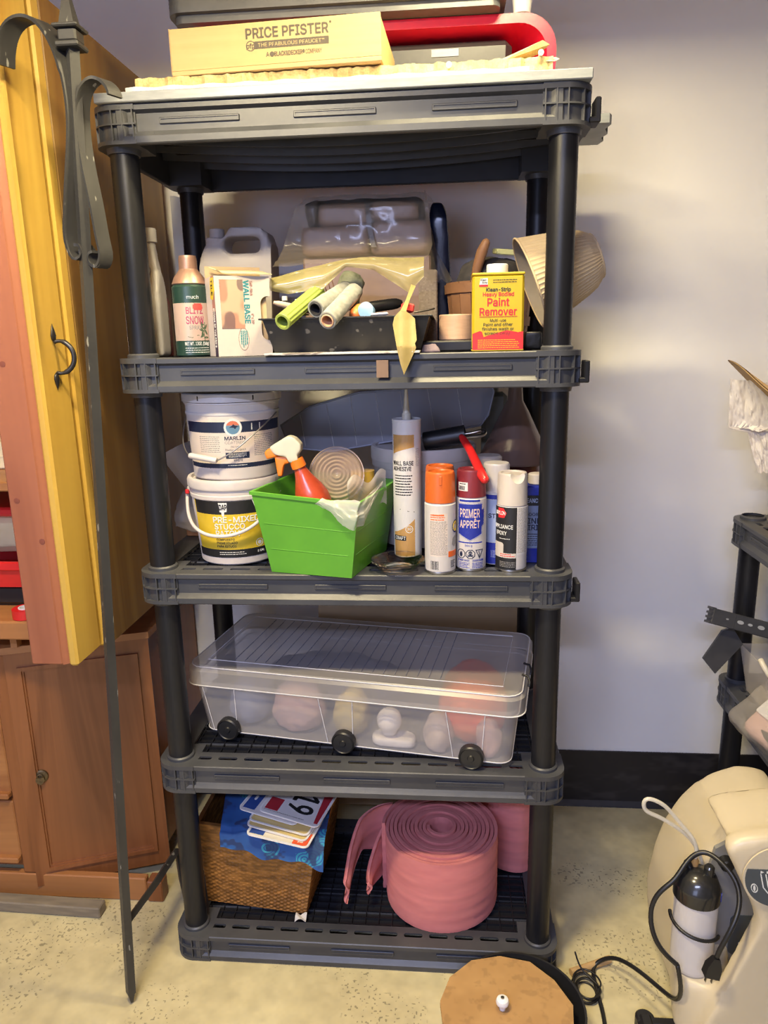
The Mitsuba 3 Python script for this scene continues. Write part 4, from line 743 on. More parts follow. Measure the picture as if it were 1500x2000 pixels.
add('head', soft(front_ext(q2([(522, 871), (562, 850), (576, 853), (590, 866), (589, 878), (581, 886), (583, 898), (563, 901), (557, 890), (532, 885)]), .046, .074), .004, 3), 'mat_spray_white', sb, True)
add('nozzle', soft(front_ext(q2([(511, 881), (517, 875), (536, 872), (538, 889), (515, 894)]), .050, .070), .004, 2), 'mat_spray_orange', sb, True)
add('trigger', soft(front_ext(q2([(531, 888), (536, 927), (545, 927), (550, 905), (562, 902), (557, 889)]), .053, .067), .004, 2), 'mat_spray_orange', sb, True)
ba, bb = np.array([-.112, .060, 1.214]), np.array([-.055, .078, 1.050]); z_ = (bb - ba) / np.linalg.norm(bb - ba); x_ = np.cross([0, 1, 0], z_); Y_ = np.cross(z_, x_)
add('collar', place(lathe([(.011, -.003), (.0150, -.002), (.0158, .016), (.013, .017), (0, .017)], 28), ba, x_, Y_), 'mat_spray_orange', sb)
bm = lathe([(0, .012), (.0118, .012), (.0125, .020), (.018, .038), (.030, .066), (.0365, .085), (.037, .10), (.034, .16), (.032, .168), (0, .170)], 40); v = bm.vertices
an = np.arctan2(v[:, 1], v[:, 0]); rr_ = np.hypot(v[:, 0], v[:, 1]); s_ = 1 + .012 * np.sin(v[:, 2] * 500) * (v[:, 2] > .03); bm.vertices[:, :2] *= s_[:, None]
add('bottle', place(bm, ba, x_, Y_), 'mat_spray_red', sb, 50)
film('clear_lid', [.62, .46, .36], .46, .12, .8)
rp = [(0, 0)] + [(r, .0015 + .0030 * (i % 2)) for i, r in enumerate(np.linspace(.006, .056, 13))] + [(.0575, -.010), (.0595, -.010), (.0595, .006), (.057, .007)]
k = add('clear_saucer', place(lathe(rp, 64), (-.036, .112, 1.174), (1, .05, 0), (.02, .30, .95)), 'mat_clear_lid', None, 50); tag(k, 'round clear plastic lid with rings standing in the green bin', 'lid')
pm('amber', [.42, .26, .03], .15, clearcoat=.8)
k = add('amber_jar', lathe([(0, 1.03), (.027, 1.03), (.031, 1.036), (.031, 1.150), (.027, 1.160), (.026, 1.175), (0, 1.175)], 40, (.016, .150, 0)), 'mat_amber'); tag(k, 'yellow glass jar at the back right corner of the green bin', 'jar')
film('bag_white', [.60, .57, .55], .48, .3)
def drape(u, v):
    P0 = np.array([-.045, -.021, 1.150]) * (1 - u) + np.array([.062, .080, 1.148]) * u if u > .62 else None
    c0, c1, c2 = np.array([-.048, -.024, 1.149]), np.array([.033, -.043, 1.147]), np.array([.066, .080, 1.165])
    p = c0 + (c1 - c0) * u / .55 if u < .55 else c1 + (c2 - c1) * (u - .55) / .45
    L = .050 * math.exp(-((u - .52) / .30) ** 2) + .006; q = meshkit.fbm(np.array([[u * 9, v * 5, 2.2]]), 3, 4)[0] - .5
    return (p[0] - .012 * v * (u < .6) + .010 * q, p[1] - .004 - .010 * math.sin(v * 2.6) * (1 + q), p[2] + .010 * q - L * v)
k = add('clear_wrap', sheet(drape, 50, 24), 'mat_bag_white', None, True); tag(k, 'crumpled clear plastic wrap over the right corner of the green bin', 'plastic wrap')
k2 = add('inner_fold', sheet(lambda u, v: (.0 + .07 * u, .02 + .10 * u + .01 * math.sin(v * 6), 1.10 + .075 * v + .012 * math.sin(u * 9)), 20, 12), 'mat_bag_white', k, True)
k = add('wrap_film', rough_up(soft(hull([(-.13, .05, 1.08), (-.11, .10, 1.08), (-.09, .05, 1.155), (-.115, .08, 1.165), (-.10, .03, 1.10)]), .006, 1), .005, 60), 'mat_bag_white', None, True); tag(k, 'loose clear film left of the red spray bottle in the green bin', 'plastic wrap')

# long clear tray lying aslant at the back
film('long_tray', [.32, .33, .40], .60, .25, .6); pm('edge_white', [.55, .54, .56], .4)
lt = thing('long_clear_tray', 'long bluish clear plastic tray lying aslant behind the caulk tube', 'tray')
pl = sg.Polygon([(-.205, 1.255), (-.130, 1.300), (-.01, 1.332), (.28, 1.349), (.306, 1.345), (.312, 1.330), (.300, 1.275), (.282, 1.250), (.20, 1.236), (-.08, 1.190), (-.185, 1.200)])
m = front_ext(pl, .335, .440); add('shell', m, 'mat_long_tray', lt, 20)
for x, dx in ((-.155, .010), (-.09, .016), (-.03, .012), (.03, .016), (.09, .014), (.155, .018), (.225, .016)):
    zt = float(np.interp(x, (-.205, -.13, -.01, .28), (1.255, 1.300, 1.332, 1.349))) - .004; zb = float(np.interp(x, (-.185, -.08, .2), (1.203, 1.193, 1.238))) + .003
    add('rib', tube([(x, .3345, zt), (x + dx, .3345, zb)], .0011, 6), 'mat_edge_white', lt, True)
pm('outline', [.34, .35, .42], .4)
add('lip', tube([(x, .335, z) for x, z in np.array(pl.exterior.coords)[:-1]], .0024, 8, True), 'mat_outline', lt, True)

# adhesive tube
pm('tan_print', [.46, .26, .085], .45)
ct = thing('adhesive_tube', 'tall white and tan adhesive cartridge with a pointed nozzle', 'caulk tube')
cc_ = (.1145, .1425); CR = .0308
add('tube', lathe([(0, Z3), (CR - .002, Z3), (CR, Z3 + .002), (CR, 1.284), (CR + .0008, 1.2845), (CR + .0008, 1.288), (CR - .001, 1.289), (CR - .003, 1.2865), (0, 1.2865)], 56, (*cc_, 0)), 'mat_white', ct)
add('nozzle', lathe([(.0095, 1.2865), (.0095, 1.299), (.0072, 1.302), (.0028, 1.3535), (0, 1.3540)], 28, (*cc_, 0)), 'mat_spray_white', ct)
w = on(cc_, CR, Z3, -6)
top = sg.Polygon([(-.030, .247), (.021, .247), (.021, .274), (-.030, .274)]); curve = [(x, .247 - .014 * ((.021 - x) / .05) ** 1.5) for x in np.linspace(.021, -.030, 14)]
add('print', w(fine(sg.Polygon(curve + [(-.030, .274), (.021, .274)]), .0004)), 'mat_tan_print', ct, False)
low = [(x, .060 + .030 * ((x + .030) / .051) ** 1.6) for x in np.linspace(-.030, .021, 14)]
add('print', w(fine(sg.Polygon([(-.030, .004)] + low + [(.021, .004)]), .0004)), 'mat_tan_print', ct, False)
add('lettering', w(cat(text('WALL BASE', .0088, -.006, .209, .0006, True, .050), text('ADHESIVE', .0088, -.008, .197, .0006, True, .044), lines(-.025, .016, .140, .188, 8, .0022, 31), ext(sg.LineString([(-.012, .112), (.006, .108), (.020, .106)]).buffer(.0006), .0004))), 'mat_black_ink', ct, False)
add('fine_print', w(lines(.0245, .0345, .205, .245, 14, .0009, 33)), 'mat_grey_ink', ct, False)
add('seal', w(cat(ext(disk2(.0085, 28, (.008, .068)).difference(disk2(.0070, 28, (.008, .068))), .0008), text('30', .0055, .008, .0655, .0008, True))), 'mat_white_text', ct, False)
add('tag', w(patch(-.03, .001, .042, .053, .0006)), 'mat_black_ink', ct, 40); add('tag_lettering', w(text('CRAFT', .0075, -.013, .044, .0009, True, .026)), 'mat_white_text', ct, False)

wbk = thing('white_bucket', 'wide white bucket with a lid at the back under the black roller', 'bucket')
add('body', lathe([(0, Z3), (.105, Z3), (.119, 1.165), (0, 1.165)], 64, (.145, .305, 0)), 'mat_pail_white', wbk); add('lid', lathe([(.117, 1.165), (.1225, 1.166), (.1235, 1.180), (.1250, 1.182), (.1250, 1.207), (.122, 1.212), (.114, 1.212), (.112, 1.206), (0, 1.206)], 72, (.145, .305, 0)), 'mat_pail_white', wbk)
rl = thing('paint_roller', 'black paint roller with a red handle lying on the white bucket', 'paint roller')
r0, r1 = np.array([.150, .215, 1.2290]), np.array([.242, .205, 1.2460]); u = (r1 - r0) / np.linalg.norm(r1 - r0)
add('sleeve', roller(r0, r1, .0205, .015, 40), 'mat_black', rl, 40)
add('frame', tube(spline([r1 - u * .05, r1, r1 + u * .022, (.281, .195, 1.2545), (.284, .178, 1.2500), (.270, .168, 1.246), (.238, .158, 1.244)], 40), .0042, 10), 'mat_steel', rl, True)
add('handle', tube([(.232, .155, 1.247), (.236, .142, 1.243), (.250, .105, 1.224), (.272, .030, 1.184), (.277, .016, 1.177), (.278, .012, 1.175)], [.006, .0078, .0088, .0100, .0085, .004], 16), 'mat_red_plastic', rl, True)
pm('brown_clear', lambda p, n, uv: mix([.13, .075, .055], [.17, .11, .08], smoothstep(1.2, 1.34, p[2])), .22, clearcoat=.5); pm('tank_red', [.10, .012, .014], .3)
fn_ = (.360, .305)
k = add('red_canister', cyl(.060, Z3, 1.166, 48, fn_, .004), 'mat_tank_red'); tag(k, 'dark red canister under the brown funnel', 'canister')
k = add('brown_funnel', lathe([(.087, 1.168), (.088, 1.172), (.086, 1.176), (.078, 1.190), (.055, 1.235), (.032, 1.285), (.0185, 1.310), (.0150, 1.352), (.0130, 1.352), (.0165, 1.308), (.030, 1.284), (.0845, 1.172), (.087, 1.168)], 56, (*fn_, 0)), 'mat_brown_clear'); tag(k, 'large brown funnel turned upside down at the right end of the tier', 'funnel')
pm('olive', [.17, .17, .13], .5)
k = add('olive_container', cat(box(.288, .350, .405, .452, Z3, 1.322, .010), cyl(.012, 1.320, 1.345, 24, (.318, .43))), 'mat_olive'); tag(k, 'grey-olive plastic container behind the brown funnel', 'container')

# spray cans in front
pm('cap_orange', [0.528, 0.108, 0.018], .38); pm('cap_red', [.17, .018, .026], .42); pm('can_white', [0.504, 0.475, 0.461], .3, clearcoat=.3); pm('royal', [.018, .030, .27], .35); pm('cap_white', [0.504, 0.454, 0.403], .38); pm('orange_band', [.62, .11, .02], .4)
def can(name, lab, c, R, h, zc, zt, capmat, bodymat='mat_can_white', capfn=None):
    t = thing(name, lab, 'spray can')
    add('body', lathe([(0, Z3 + .001), (R - .005, Z3 + .001), (R - .002, Z3 + .003), (R, Z3 + .006), (R, zc - .004), (R - .003, zc), (0, zc)], 56, (*c, 0)), bodymat, t)
    add('base_rim', lathe([(R - .005, Z3), (R + .0004, Z3), (R + .0009, Z3 + .002), (R + .0004, Z3 + .0045), (R - .005, Z3 + .0045), (R - .005, Z3)], 56, (*c, 0)), 'mat_steel', t)
    m = lathe([(0, zc), (R - .0008, zc + .0005), (R - .0022, zt - .004), (R - .004, zt), (R - .008, zt), (R - .010, zt - .003), (0, zt - .003)], 56, (*c, 0))
    add('cap', capfn(m) if capfn else m, capmat, t); return t
oc = (.1870, .0375)
t = can('orange_capped_can', 'white spray can with an orange cap, leftmost in the front row of cans', oc, .0320, 0, 1.131, 1.1930, 'mat_cap_orange', capfn=lambda m: cat(m, wrap(box(-.0028, .0028, .004, .022, -.0008, .0012, .0004), oc, .0305, 1.165, 2)))
w = on(oc, .0320, Z3, 0)
add('text_panel', w(patch(-.022, .016, .038, .128, .0003)), 'mat_label_cream', t, 40); add('fine_print', w(cat(lines(-.021, .015, .040, .112, 26, .0012, 41, .0006))), 'mat_grey_ink', t, False); add('fine_print', w(cat(lines(-.020, .010, .112, .126, 3, .0020, 43, .0006), text('DANGER', .004, -.003, .1225, .0006))), 'mat_orange_band', t, False)
add('band', w(patch(.018, .045, .036, .048, .0005)), 'mat_orange_band', t, 40)
add('emblem', w(cat(ext(sa.scale(disk2(.012, 28, (.040, .098)), 1, 1.1), .0006))), 'mat_label_black', t, False); add('emblem', w(ext(sa.scale(disk2(.0095, 28, (.041, .098)), 1, 1.1), .0009)), 'mat_yellow', t, False); add('emblem', w(ext(sg.Polygon([(.028, .074), (.038, .080), (.046, .074), (.046, .060), (.034, .056), (.027, .062)]), .0006)), 'mat_grey_ink', t, False)
add('barcode', w(cat(*[patch(-.020 + .0022 * i, -.0195 + .0022 * i + .0005 * (i % 3), .010, .028, .0005, 1) for i in range(8)])), 'mat_black_ink', t, False); add('fine_print', w(lines(.024, .038, .012, .028, 5, .0012, 44)), 'mat_black_ink', t, False)
labels[t]['group'] = 'orange-capped spray cans'
t = can('orange_capped_can', 'second orange-capped spray can hidden behind the front one by the caulk tube', (.1860, .1055), .0320, 0, 1.131, 1.1930, 'mat_cap_orange')
labels[t]['group'] = 'orange-capped spray cans'
prc = (.2510, .0585)
t = can('primer_can', 'white primer spray can with a blue shield and a dark red cap', prc, .0315, 0, 1.138, 1.1940, 'mat_cap_red')
w = on(prc, .0315, Z3, 0)
add('cap_label', wrap(patch(-.031, -.008, 0, .018, .0005), prc, .0305, 1.152, 0), 'mat_white', t, 40); add('cap_barcode', wrap(cat(*[patch(-.0285 + .0016 * i, -.0280 + .0016 * i + .0003 * (i % 3), .002, .0105, .0008, 1) for i in range(9)], lines(-.026, -.011, .012, .016, 1, .0016, 50, .0008)), prc, .0305, 1.152, 0), 'mat_black_ink', t, False)
sh_ = sg.Polygon([(-.029, .079), (.022, .079), (.022, .1425), (-.029, .1425)]).union(sg.Polygon([(-.026, .079), (.020, .079), (-.003, .067)])).union(sg.Polygon([(.022, .131), (.028, .131), (.028, .100), (.022, .096)]))
add('shield', w(fine(sh_.buffer(.0016, join_style=2), .0004)), 'mat_royal', t, False); add('shield', w(fine(sh_.buffer(.0009, join_style=2), .0006)), 'mat_white', t, False); add('shield', w(fine(sh_, .0008)), 'mat_royal', t, False)
pm('lettering_pink', [0.640, 0.448, 0.400], .45)
add('lettering', w(cat(text('PRIMER', .0175, -.004, .1150, .0011, True, .042), text('APPRÊT', .0155, -.004, .0930, .0011, True, .043))), 'mat_lettering_pink', t, False)
add('line', w(fine(rrect(-.027, .018, .1475, .1515, .0015), .0005)), 'mat_royal', t, False); add('line', w(fine(rrect(-.030, .024, .0605, .0628, .001), .0005)), 'mat_royal', t, False)
oct_ = lambda r, c: sa.translate(sg.Polygon([(r * math.cos(PI / 8 + i * PI / 4), r * math.sin(PI / 8 + i * PI / 4)) for i in range(8)]), *c)
skull = disk2(.0038, 20, (-.002, .040)).union(sg.box(-.0042, .0345, .0002, .0375)).difference(disk2(.001, 8, (-.0035, .0395))).difference(disk2(.001, 8, (-.0005, .0395))).union(sg.LineString([(-.0075, .0315), (.0035, .0355)]).buffer(.0008)).union(sg.LineString([(-.0075, .0355), (.0035, .0315)]).buffer(.0008))
flame = sg.Polygon([(-.0245, .031), (-.026, .036), (-.024, .042), (-.0225, .039), (-.021, .044), (-.019, .036), (-.0205, .031)])
tri_ = sg.Polygon([(.0085, .0465), (.0265, .0465), (.0175, .0275)])
add('hazard_symbol', w(cat(ext(oct_(.0105, (-.002, .037)).difference(oct_(.0090, (-.002, .037))), .0005), ext(skull, .0005))), 'mat_navy', t, False)
add('hazard_symbol', w(cat(ext(oct_(.0105, (-.0225, .037)).difference(oct_(.0090, (-.0225, .037))), .0005), ext(flame, .0005))), 'mat_navy', t, False)
add('hazard_symbol', w(cat(fine(tri_.difference(tri_.buffer(-.0011)).intersection(sg.box(-1, -1, 1, .0462)), .0008), fine(sg.box(.0090, .0454, .0262, .0465), .0009), ext(sg.LineString([(.0155, .043), (.018, .037), (.0165, .036), (.0175, .032)]).buffer(.0006), .0005))), 'mat_navy', t, False)
add('lettering', w(cat(text('264 g', .0042, -.006, .0535, .0005, False), text('EXTREME DANGER', .0042, -.017, .0215, .0005, False, .026), text('DANGER EXTRÊME', .0042, .0155, .0215, .0005, False, .026), lines(-.027, -.004, .006, .019, 4, .0013, 52), lines(.002, .027, .006, .019, 4, .0013, 53))), 'mat_royal', t, False)
bw = thing('blue_white_bottle', 'pale blue wrapped bottle with royal blue bands between the primer and the black can', 'bottle')
bc_ = (.3050, .1010)
add('body', lathe([(0, Z3), (.027, Z3), (.029, Z3 + .002), (.029, 1.140), (.027, 1.142), (.0275, 1.195), (.025, 1.199), (0, 1.199)], 44, (*bc_, 0)), 'mat_can_white', bw)
pm('pale_blue', [.36, .42, .58], .3); w = on(bc_, .029, Z3, 0)
add('wrap', w(patch(-.045, .045, .050, .142, .0003)), 'mat_pale_blue', bw, 40); add('band', w(patch(-.045, .045, .143, .152, .0004)), 'mat_royal', bw, 40); add('band', w(patch(-.045, .045, .003, .049, .0004)), 'mat_royal', bw, 40)
add('lettering', w(text('STRIPPER', .009, .012, .103, .0006, True, .06)), 'mat_navy', bw, False); add('fine_print', w(lines(-.012, .02, .016, .033, 6, .001, 55, .0007)), 'mat_pale_blue', bw, False)
k = add('cream_lid', cyl(.030, Z3, 1.203, 36, (.292, .178), .004), 'mat_cap_white'); tag(k, 'cream topped container behind the blue wrapped bottle', 'container')
ep = (.3345, .0555)
def notch(m): return sub(m, mv(trimesh.creation.icosphere(3, .030), (ep[0] + .016, ep[1] - .047, 1.190), s=None))
t = can('epoxy_can', 'black and white spray can with a cream cap, rightmost in the front row', ep, .0320, 0, 1.121, 1.1865, 'mat_cap_white', capfn=notch)
w = on(ep, .0320, Z3, 0)
add('label', w(patch(-.050, .0075, .004, .136, .0004)), 'mat_label_black', t, 40)
add('side_panel', w(patch(.0085, .050, .036, .136, .0004)), 'mat_pail_lid', t, 40); add('fine_print', w(lines(.0100, .034, .040, .134, 34, .0012, 61, .0006)), 'mat_grey_ink', t, False)
add('logo', w(fine(sg.Polygon([(-.034, .134), (-.020, .134), (-.0135, .124), (-.018, .114), (-.034, .113)]), .0007)), 'mat_can_red', t, False)
add('lettering', w(cat(text('KRYLON', .0075, -.029, .120, .0010, True, .026), text('APPLIANCE', .0080, -.024, .0915, .0008, True, .048), text('EPOXY', .0080, -.026, .0780, .0008, True, .027), lines(-.030, -.006, .068, .071, 1, .0014, 62, .0007))), 'mat_white_text', t, False)
add('label_panel', w(cat(fine(rrect(-.05, -.019, .030, .062, .006), .0007), patch(-.05, .007, .030, .040, .0007))), 'mat_cap_white', t, False); add('fine_print', w(lines(-.026, .004, .031, .039, 2, .0014, 63, .0011)), 'mat_can_red', t, False); add('fine_print', w(cat(lines(-.028, .005, .009, .022, 4, .0012, 64, .0008))), 'mat_grey_ink', t, False)
sp = thing('spirits_can', 'rectangular blue and grey mineral spirits can beside the front right post', 'can')
pm('grey_blue', [.20, .24, .36], .35); Y0 = .092
add('body', cat(box(.350, .440, Y0, Y0 + .05, Z3, 1.150, .004), box(.349, .441, Y0 - .001, Y0 + .051, Z3, Z3 + .004, .001)), 'mat_royal', sp)
add('cap', cyl(.0175, 1.1505, 1.173, 32, (.390, Y0 + .024), .002), 'mat_cap_white', sp)
G = lambda m: place(m, (.395, Y0 - .0003, Z3), (1, 0, 0), (0, 0, 1))
add('label', G(ext(sg.box(-.043, .032, .043, .126), .0004)), 'mat_grey_blue', sp, False)
add('lettering', G(cat(text('ODORLESS', .0065, -.004, .103, .0007, True, .050), text('MINERAL', .0115, -.002, .0865, .0007, True, .070), text('SPIRITS', .0115, -.012, .0720, .0007, True, .062), lines(-.040, .035, .036, .060, 5, .0014, 66), ext(sg.box(-.043, .0625, .043, .0640), .0007))), 'mat_navy', sp, False)
add('logo', G(ext(rrect(-.040, .006, .125, .147, .002), .0006)), 'mat_label_black', sp, False); add('logo_lettering', G(text('KLEANCO', .0090, -.017, .1315, .0009, True, .040)), 'mat_pale_blue', sp, False)
scene['mat_glass'] = {'type': 'dielectric', 'int_ior': 1.5, 'ext_ior': 1.0}
k = add('glass_dish', lathe([(0, Z3 + .0004), (.036, Z3 + .0004), (.041, Z3 + .003), (.055, Z3 + .020), (.0575, Z3 + .022), (.0565, Z3 + .0245), (.053, Z3 + .023), (.038, Z3 + .0065), (.033, Z3 + .0055), (.030, Z3 + .009), (.026, Z3 + .0055), (0, Z3 + .005)], 64, (.0985, .0370, 0)), 'mat_glass', None, 50); tag(k, 'shallow clear glass dish at the shelf edge right of the green bin', 'dish')
# ---------------------------------------------------------------- fourth tier: the wheeled storage box
Z4 = .5274
BU = np.array([.9870, -.1609, 0]); BW = np.array([.1609, .9870, 0]); BO = np.array([-.422, .119, 0]); BL, BD = .797, .365
def bx_(u, w, z): return BO + BU * u + BW * w + np.array([0, 0, z])
def inb(m):
    m = tri(m).copy(); v = m.vertices; m.vertices = BO + v[:, :1] * BU + v[:, 1:2] * BW + v[:, 2:] * [0, 0, 1]; return m
film('frost', [.56, .53, .52], .21, .35, .6); film('frost_lid', [.50, .47, .45], .25, .28, .8); pm('frost_edge', [.60, .58, .58], .35)
bx4 = thing('storage_box', 'large frosted clear storage box with black wheels and a ribbed lid', 'storage box')
def ring(d, z, r): return [(u, w, z) for u, w in np.array(rrect(d, BL - d, d, BD - d, r, 5).exterior.coords)[:-1]]
ob = hull(ring(.030, .536, .03) + ring(.014, .672, .03)); ib = hull(ring(.032, .538, .03) + ring(.016, .674, .03))
add('body', inb(sub(ob, ib)), 'mat_frost', bx4, 30)
lid = cat(sub(hull(ring(0, .668, .04) + ring(.001, .704, .04) + ring(.012, .716, .035)), hull(ring(.002, .660, .04) + ring(.003, .703, .04) + ring(.013, .7142, .035))))
ld = add('lid', inb(lid), 'mat_frost_lid', bx4, 30)
for d, z in ((.0005, .669), (.008, .7130)): add('edge', inb(tube(np.array(ring(d, z, .036)), .0016, 6, True)), 'mat_frost_edge', ld, True)
add('panel_edge', inb(tube(np.array([(.045, .045, .7165), (BL - .05, .045, .7165), (BL - .05, BD - .04, .7165), (.045, BD - .04, .7165)]), .0013, 6, True)), 'mat_frost_edge', ld, True)
pm('rib_grey', [.20, .20, .25], .4)
for u in np.linspace(.11, BL - .19, 20): add('rib', inb(tube([(u, .055, .7163), (u, BD - .05, .7163)], .0009, 5)), 'mat_rib_grey', ld, True)
for i, (ut, ub) in enumerate(((.040, .056), (.122, .117), (.330, .346), (.412, .407), (.625, .640), (.712, .703))): add('rib', inb(tube([(ut, .0138, .664), (ub, .0290, .541)], .0013, 6)), 'mat_frost_edge', bx4, True)
for zz, d in ((.660, .0145), (.5395, .0290)): add('edge', inb(tube(np.array(ring(d, zz, .03)), .0014, 6, True)), 'mat_frost_edge', bx4, True)
wm = lathe([(0, -.010), (.024, -.010), (.0275, -.007), (.0275, .008), (.0245, .011), (.0225, .009), (.008, .009), (.006, .012), (0, .012)], 40)
for u in (.100, .388, .682):
    for w, s in ((.018, 1), (BD - .018, -1)):
        add('wheel', inb(place(wm, (u, w, Z4 + .0276), (s, 0, 0), (0, 0, 1))), 'mat_black_plastic', bx4)
for w in (.11, .17): add('clip', inb(tube([(BL - .014, w, .717), (BL + .000, w - .004, .716), (BL + .004, w - .012, .706), (BL + .003, w - .018, .698)], .0026, 8)), 'mat_black', bx4, True)
pm('figure_white', [.74, .68, .62], .5); pm('orange_cloth', [.70, .14, .05], .7); pm('beige_wrap', [.50, .40, .34], .7); pm('rose_wrap', [.50, .32, .28], .7); pm('slate_wrap', [.20, .22, .30], .7); pm('gold_wrap', [.52, .40, .14], .6); pm('dark_wrap', [.09, .09, .12], .7)
fg = hull([p for q in (mv(trimesh.creation.icosphere(2, .030), (.488, .055, .602)),) for p in q.vertices])
k = add('white_figurine', soft(union(fg, cyl(.017, .565, .60, 20, (.488, .055)), mv(cyl(.022, 0, .02, 24), (.488, .055, .560)), hull([(u, w, z) for u, w in np.array(rrect(.452, .545, .036, .085, .018, 4).exterior.coords)[:-1] for z in (.541, .560)])), .006, 6), 'mat_figure_white', None, True); tag(k, 'white round-headed figurine on a flat base seen through the front of the storage box', 'figurine')
scene[k] = mikit.ply(inb(meshkit_fix := soft(union(fg, cyl(.017, .565, .60, 20, (.488, .055)), hull([(u, w, z) for u, w in np.array(rrect(.446, .548, .036, .085, .018, 4).exterior.coords)[:-1] for z in (.541, .562)])), .006, 6)), 'mat_figure_white', smooth=True)
def bundle(u, w, z, a, b, h, mat, lab, catg, seed):
    m = rough_up(soft(hull([(u + a * math.cos(t) * f, w + b * math.sin(t) * f, z + h * q) for q, f in ((0, .8), (.35, 1.), (.75, .85), (1, .4)) for t in np.linspace(0, 6.28, 13)[:-1]]), .014, 2), .010, 28, seed)
    k = add('wrapped_bundle' if catg == 'bundle' else 'orange_cloth', inb(m), mat, None, True); tag(k, lab, catg, 'bundles in the storage box' if catg == 'bundle' else None)
bundle(.665, .18, .542, .085, .12, .150, 'mat_orange_cloth', 'orange cloth under the right rear of the storage box lid', 'cloth', 1)
bundle(.120, .12, .541, .055, .08, .112, 'mat_slate_wrap', 'slate blue bundle at the left end inside the storage box', 'bundle', 2)
bundle(.250, .10, .541, .070, .06, .118, 'mat_rose_wrap', 'rose bundle between the first two wheels inside the storage box', 'bundle', 3)
bundle(.385, .10, .541, .045, .06, .105, 'mat_gold_wrap', 'gold bundle above the middle wheel inside the storage box', 'bundle', 4)
bundle(.600, .07, .541, .035, .04, .085, 'mat_beige_wrap', 'beige bundle right of the white figurine in the storage box', 'bundle', 5)
bundle(.715, .07, .541, .030, .035, .080, 'mat_rose_wrap', 'small rosy bundle at the right front corner in the storage box', 'bundle', 6)
bundle(.300, .26, .541, .210, .075, .110, 'mat_dark_wrap', 'dark bundle along the back of the storage box', 'bundle', 7)
k = add('cardboard_sheet', cat(box(-.16, .395, .485, .492, .10, .86)), 'mat_kraft', None, False); tag(k, 'brown cardboard sheet standing behind the shelving between the third and fourth tiers', 'cardboard')

# ---------------------------------------------------------------- bottom tier
Z5 = .0686
pm('wicker', lambda p, n, uv: mix([.34, .15, .032], [.16, .065, .014], fbm((p[0] + p[1]) * 30, p[2] * 190, 0.)) * (.70 + .5 * smoothstep(.25, .75, noise((p[0] + p[1] * .6) * 75 + dr.floor(p[2] * 160) * 7.3, dr.floor(p[2] * 160) * 3.1, 2.))), .5)
bs = thing('wicker_basket', 'brown woven basket at the left of the bottom tier', 'basket')
Wb = np.array([(-.408, .116, Z5), (-.148, .086, Z5), (-.122, .335, Z5), (-.392, .36, Z5)]); Wt = np.array([(-.414, .104, .305), (-.108, .062, .303), (-.085, .362, .305), (-.405, .392, .305)])
cB, cT = Wb.mean(0), Wt.mean(0)
def weave(P0, P1, Q0, Q1, nu, nv):
    """woven wall between the bottom edge P0-P1 and the top edge Q0-Q1: strands pass over and under the stakes"""
    P0, P1, Q0, Q1 = map(np.array, (P0, P1, Q0, Q1)); nn = np.cross(P1 - P0, Q0 - P0); nn /= np.linalg.norm(nn)
    def fn(u, v):
        p = (P0 * (1 - u) + P1 * u) * (1 - v) + (Q0 * (1 - u) + Q1 * u) * v; row = math.floor(v * nv * .9999)
        return p + nn * (.0016 * math.sin(u * nu * PI + row * PI) * math.sin((v * nv - row) * PI) + .0008)
    return sheet(fn, nu * 4 + 1, nv * 4 + 1)
m = sub(hull(np.vstack([Wb, Wt])), hull(np.vstack([ins(Wb, cB, .006) + [0, 0, .006], ins(Wt, cT, .006) + [0, 0, .003]])))
Wm = Wb + (Wt - Wb) * .82
add('body', m, 'mat_wicker', bs, False)
add('woven_wall', weave(Wb[0], Wb[1], Wm[0], Wm[1], 30, 34), 'mat_wicker', bs, True); add('woven_wall', weave(Wb[1], Wb[2], Wm[1], Wm[2], 26, 34), 'mat_wicker', bs, True)
cm = Wm.mean(0)
add('rim_band', sub(hull(np.vstack([ins(Wm, cm, -.005), ins(Wt, cT, -.004)])), hull(np.vstack([ins(Wm, cm, .006) - [0, 0, .01], ins(Wt, cT, .006) + [0, 0, .01]]))), 'mat_wicker', bs, False)
def clothcol(p, n, uv):
    x, y = p[0] * 30, (p[1] + p[2]) * 30
    d, d2, w = mikit.voronoi(x * .8 + 3, y * .8); g = smoothstep(.45, .55, dr.abs(dr.sin(d * 16)))
    c = mix([.012, .05, .20], [.02, .10, .30], fbm(x, y, 1.)); c = mix(c, [.03, .26, .36], g * smoothstep(.74, .76, w) * .9); c = mix(c, [.014, .03, .10], smoothstep(.52, .6, fbm(x * .9, y * .9, 7.)) * .9)
    return mix(c, [.66, .60, .60], smoothstep(.30, .22, d) * smoothstep(.93, .94, w))
pm('blue_cloth', clothcol, .75)
def cfn(u, v):
    yy, zz = float(np.interp(v, (0, .75, .85, 1), (.35, .085, .058, .052))), float(np.interp(v, (0, .75, .85, 1), (.318, .314, .302, .262)))
    xl = float(np.interp(v, (0, .5, .8, 1), (-.40, -.365, -.348, -.346))); xr = -.088; x = xl + (xr - xl) * u
    return (x, yy - .045 * (u - .1) * (v ** 2) + .012, zz + .006 * math.sin(u * 11 + v * 6) + .004 * math.sin(v * 15) - .012 * u * v + .004 * math.cos(u * 23) * v + (.006 if v < .8 else 0))
k = add('blue_cloth', sheet(cfn, 60, 50, .0022), 'mat_blue_cloth', None, True); tag(k, 'blue patterned cloth with teal swirls draped over the wicker basket', 'cloth')
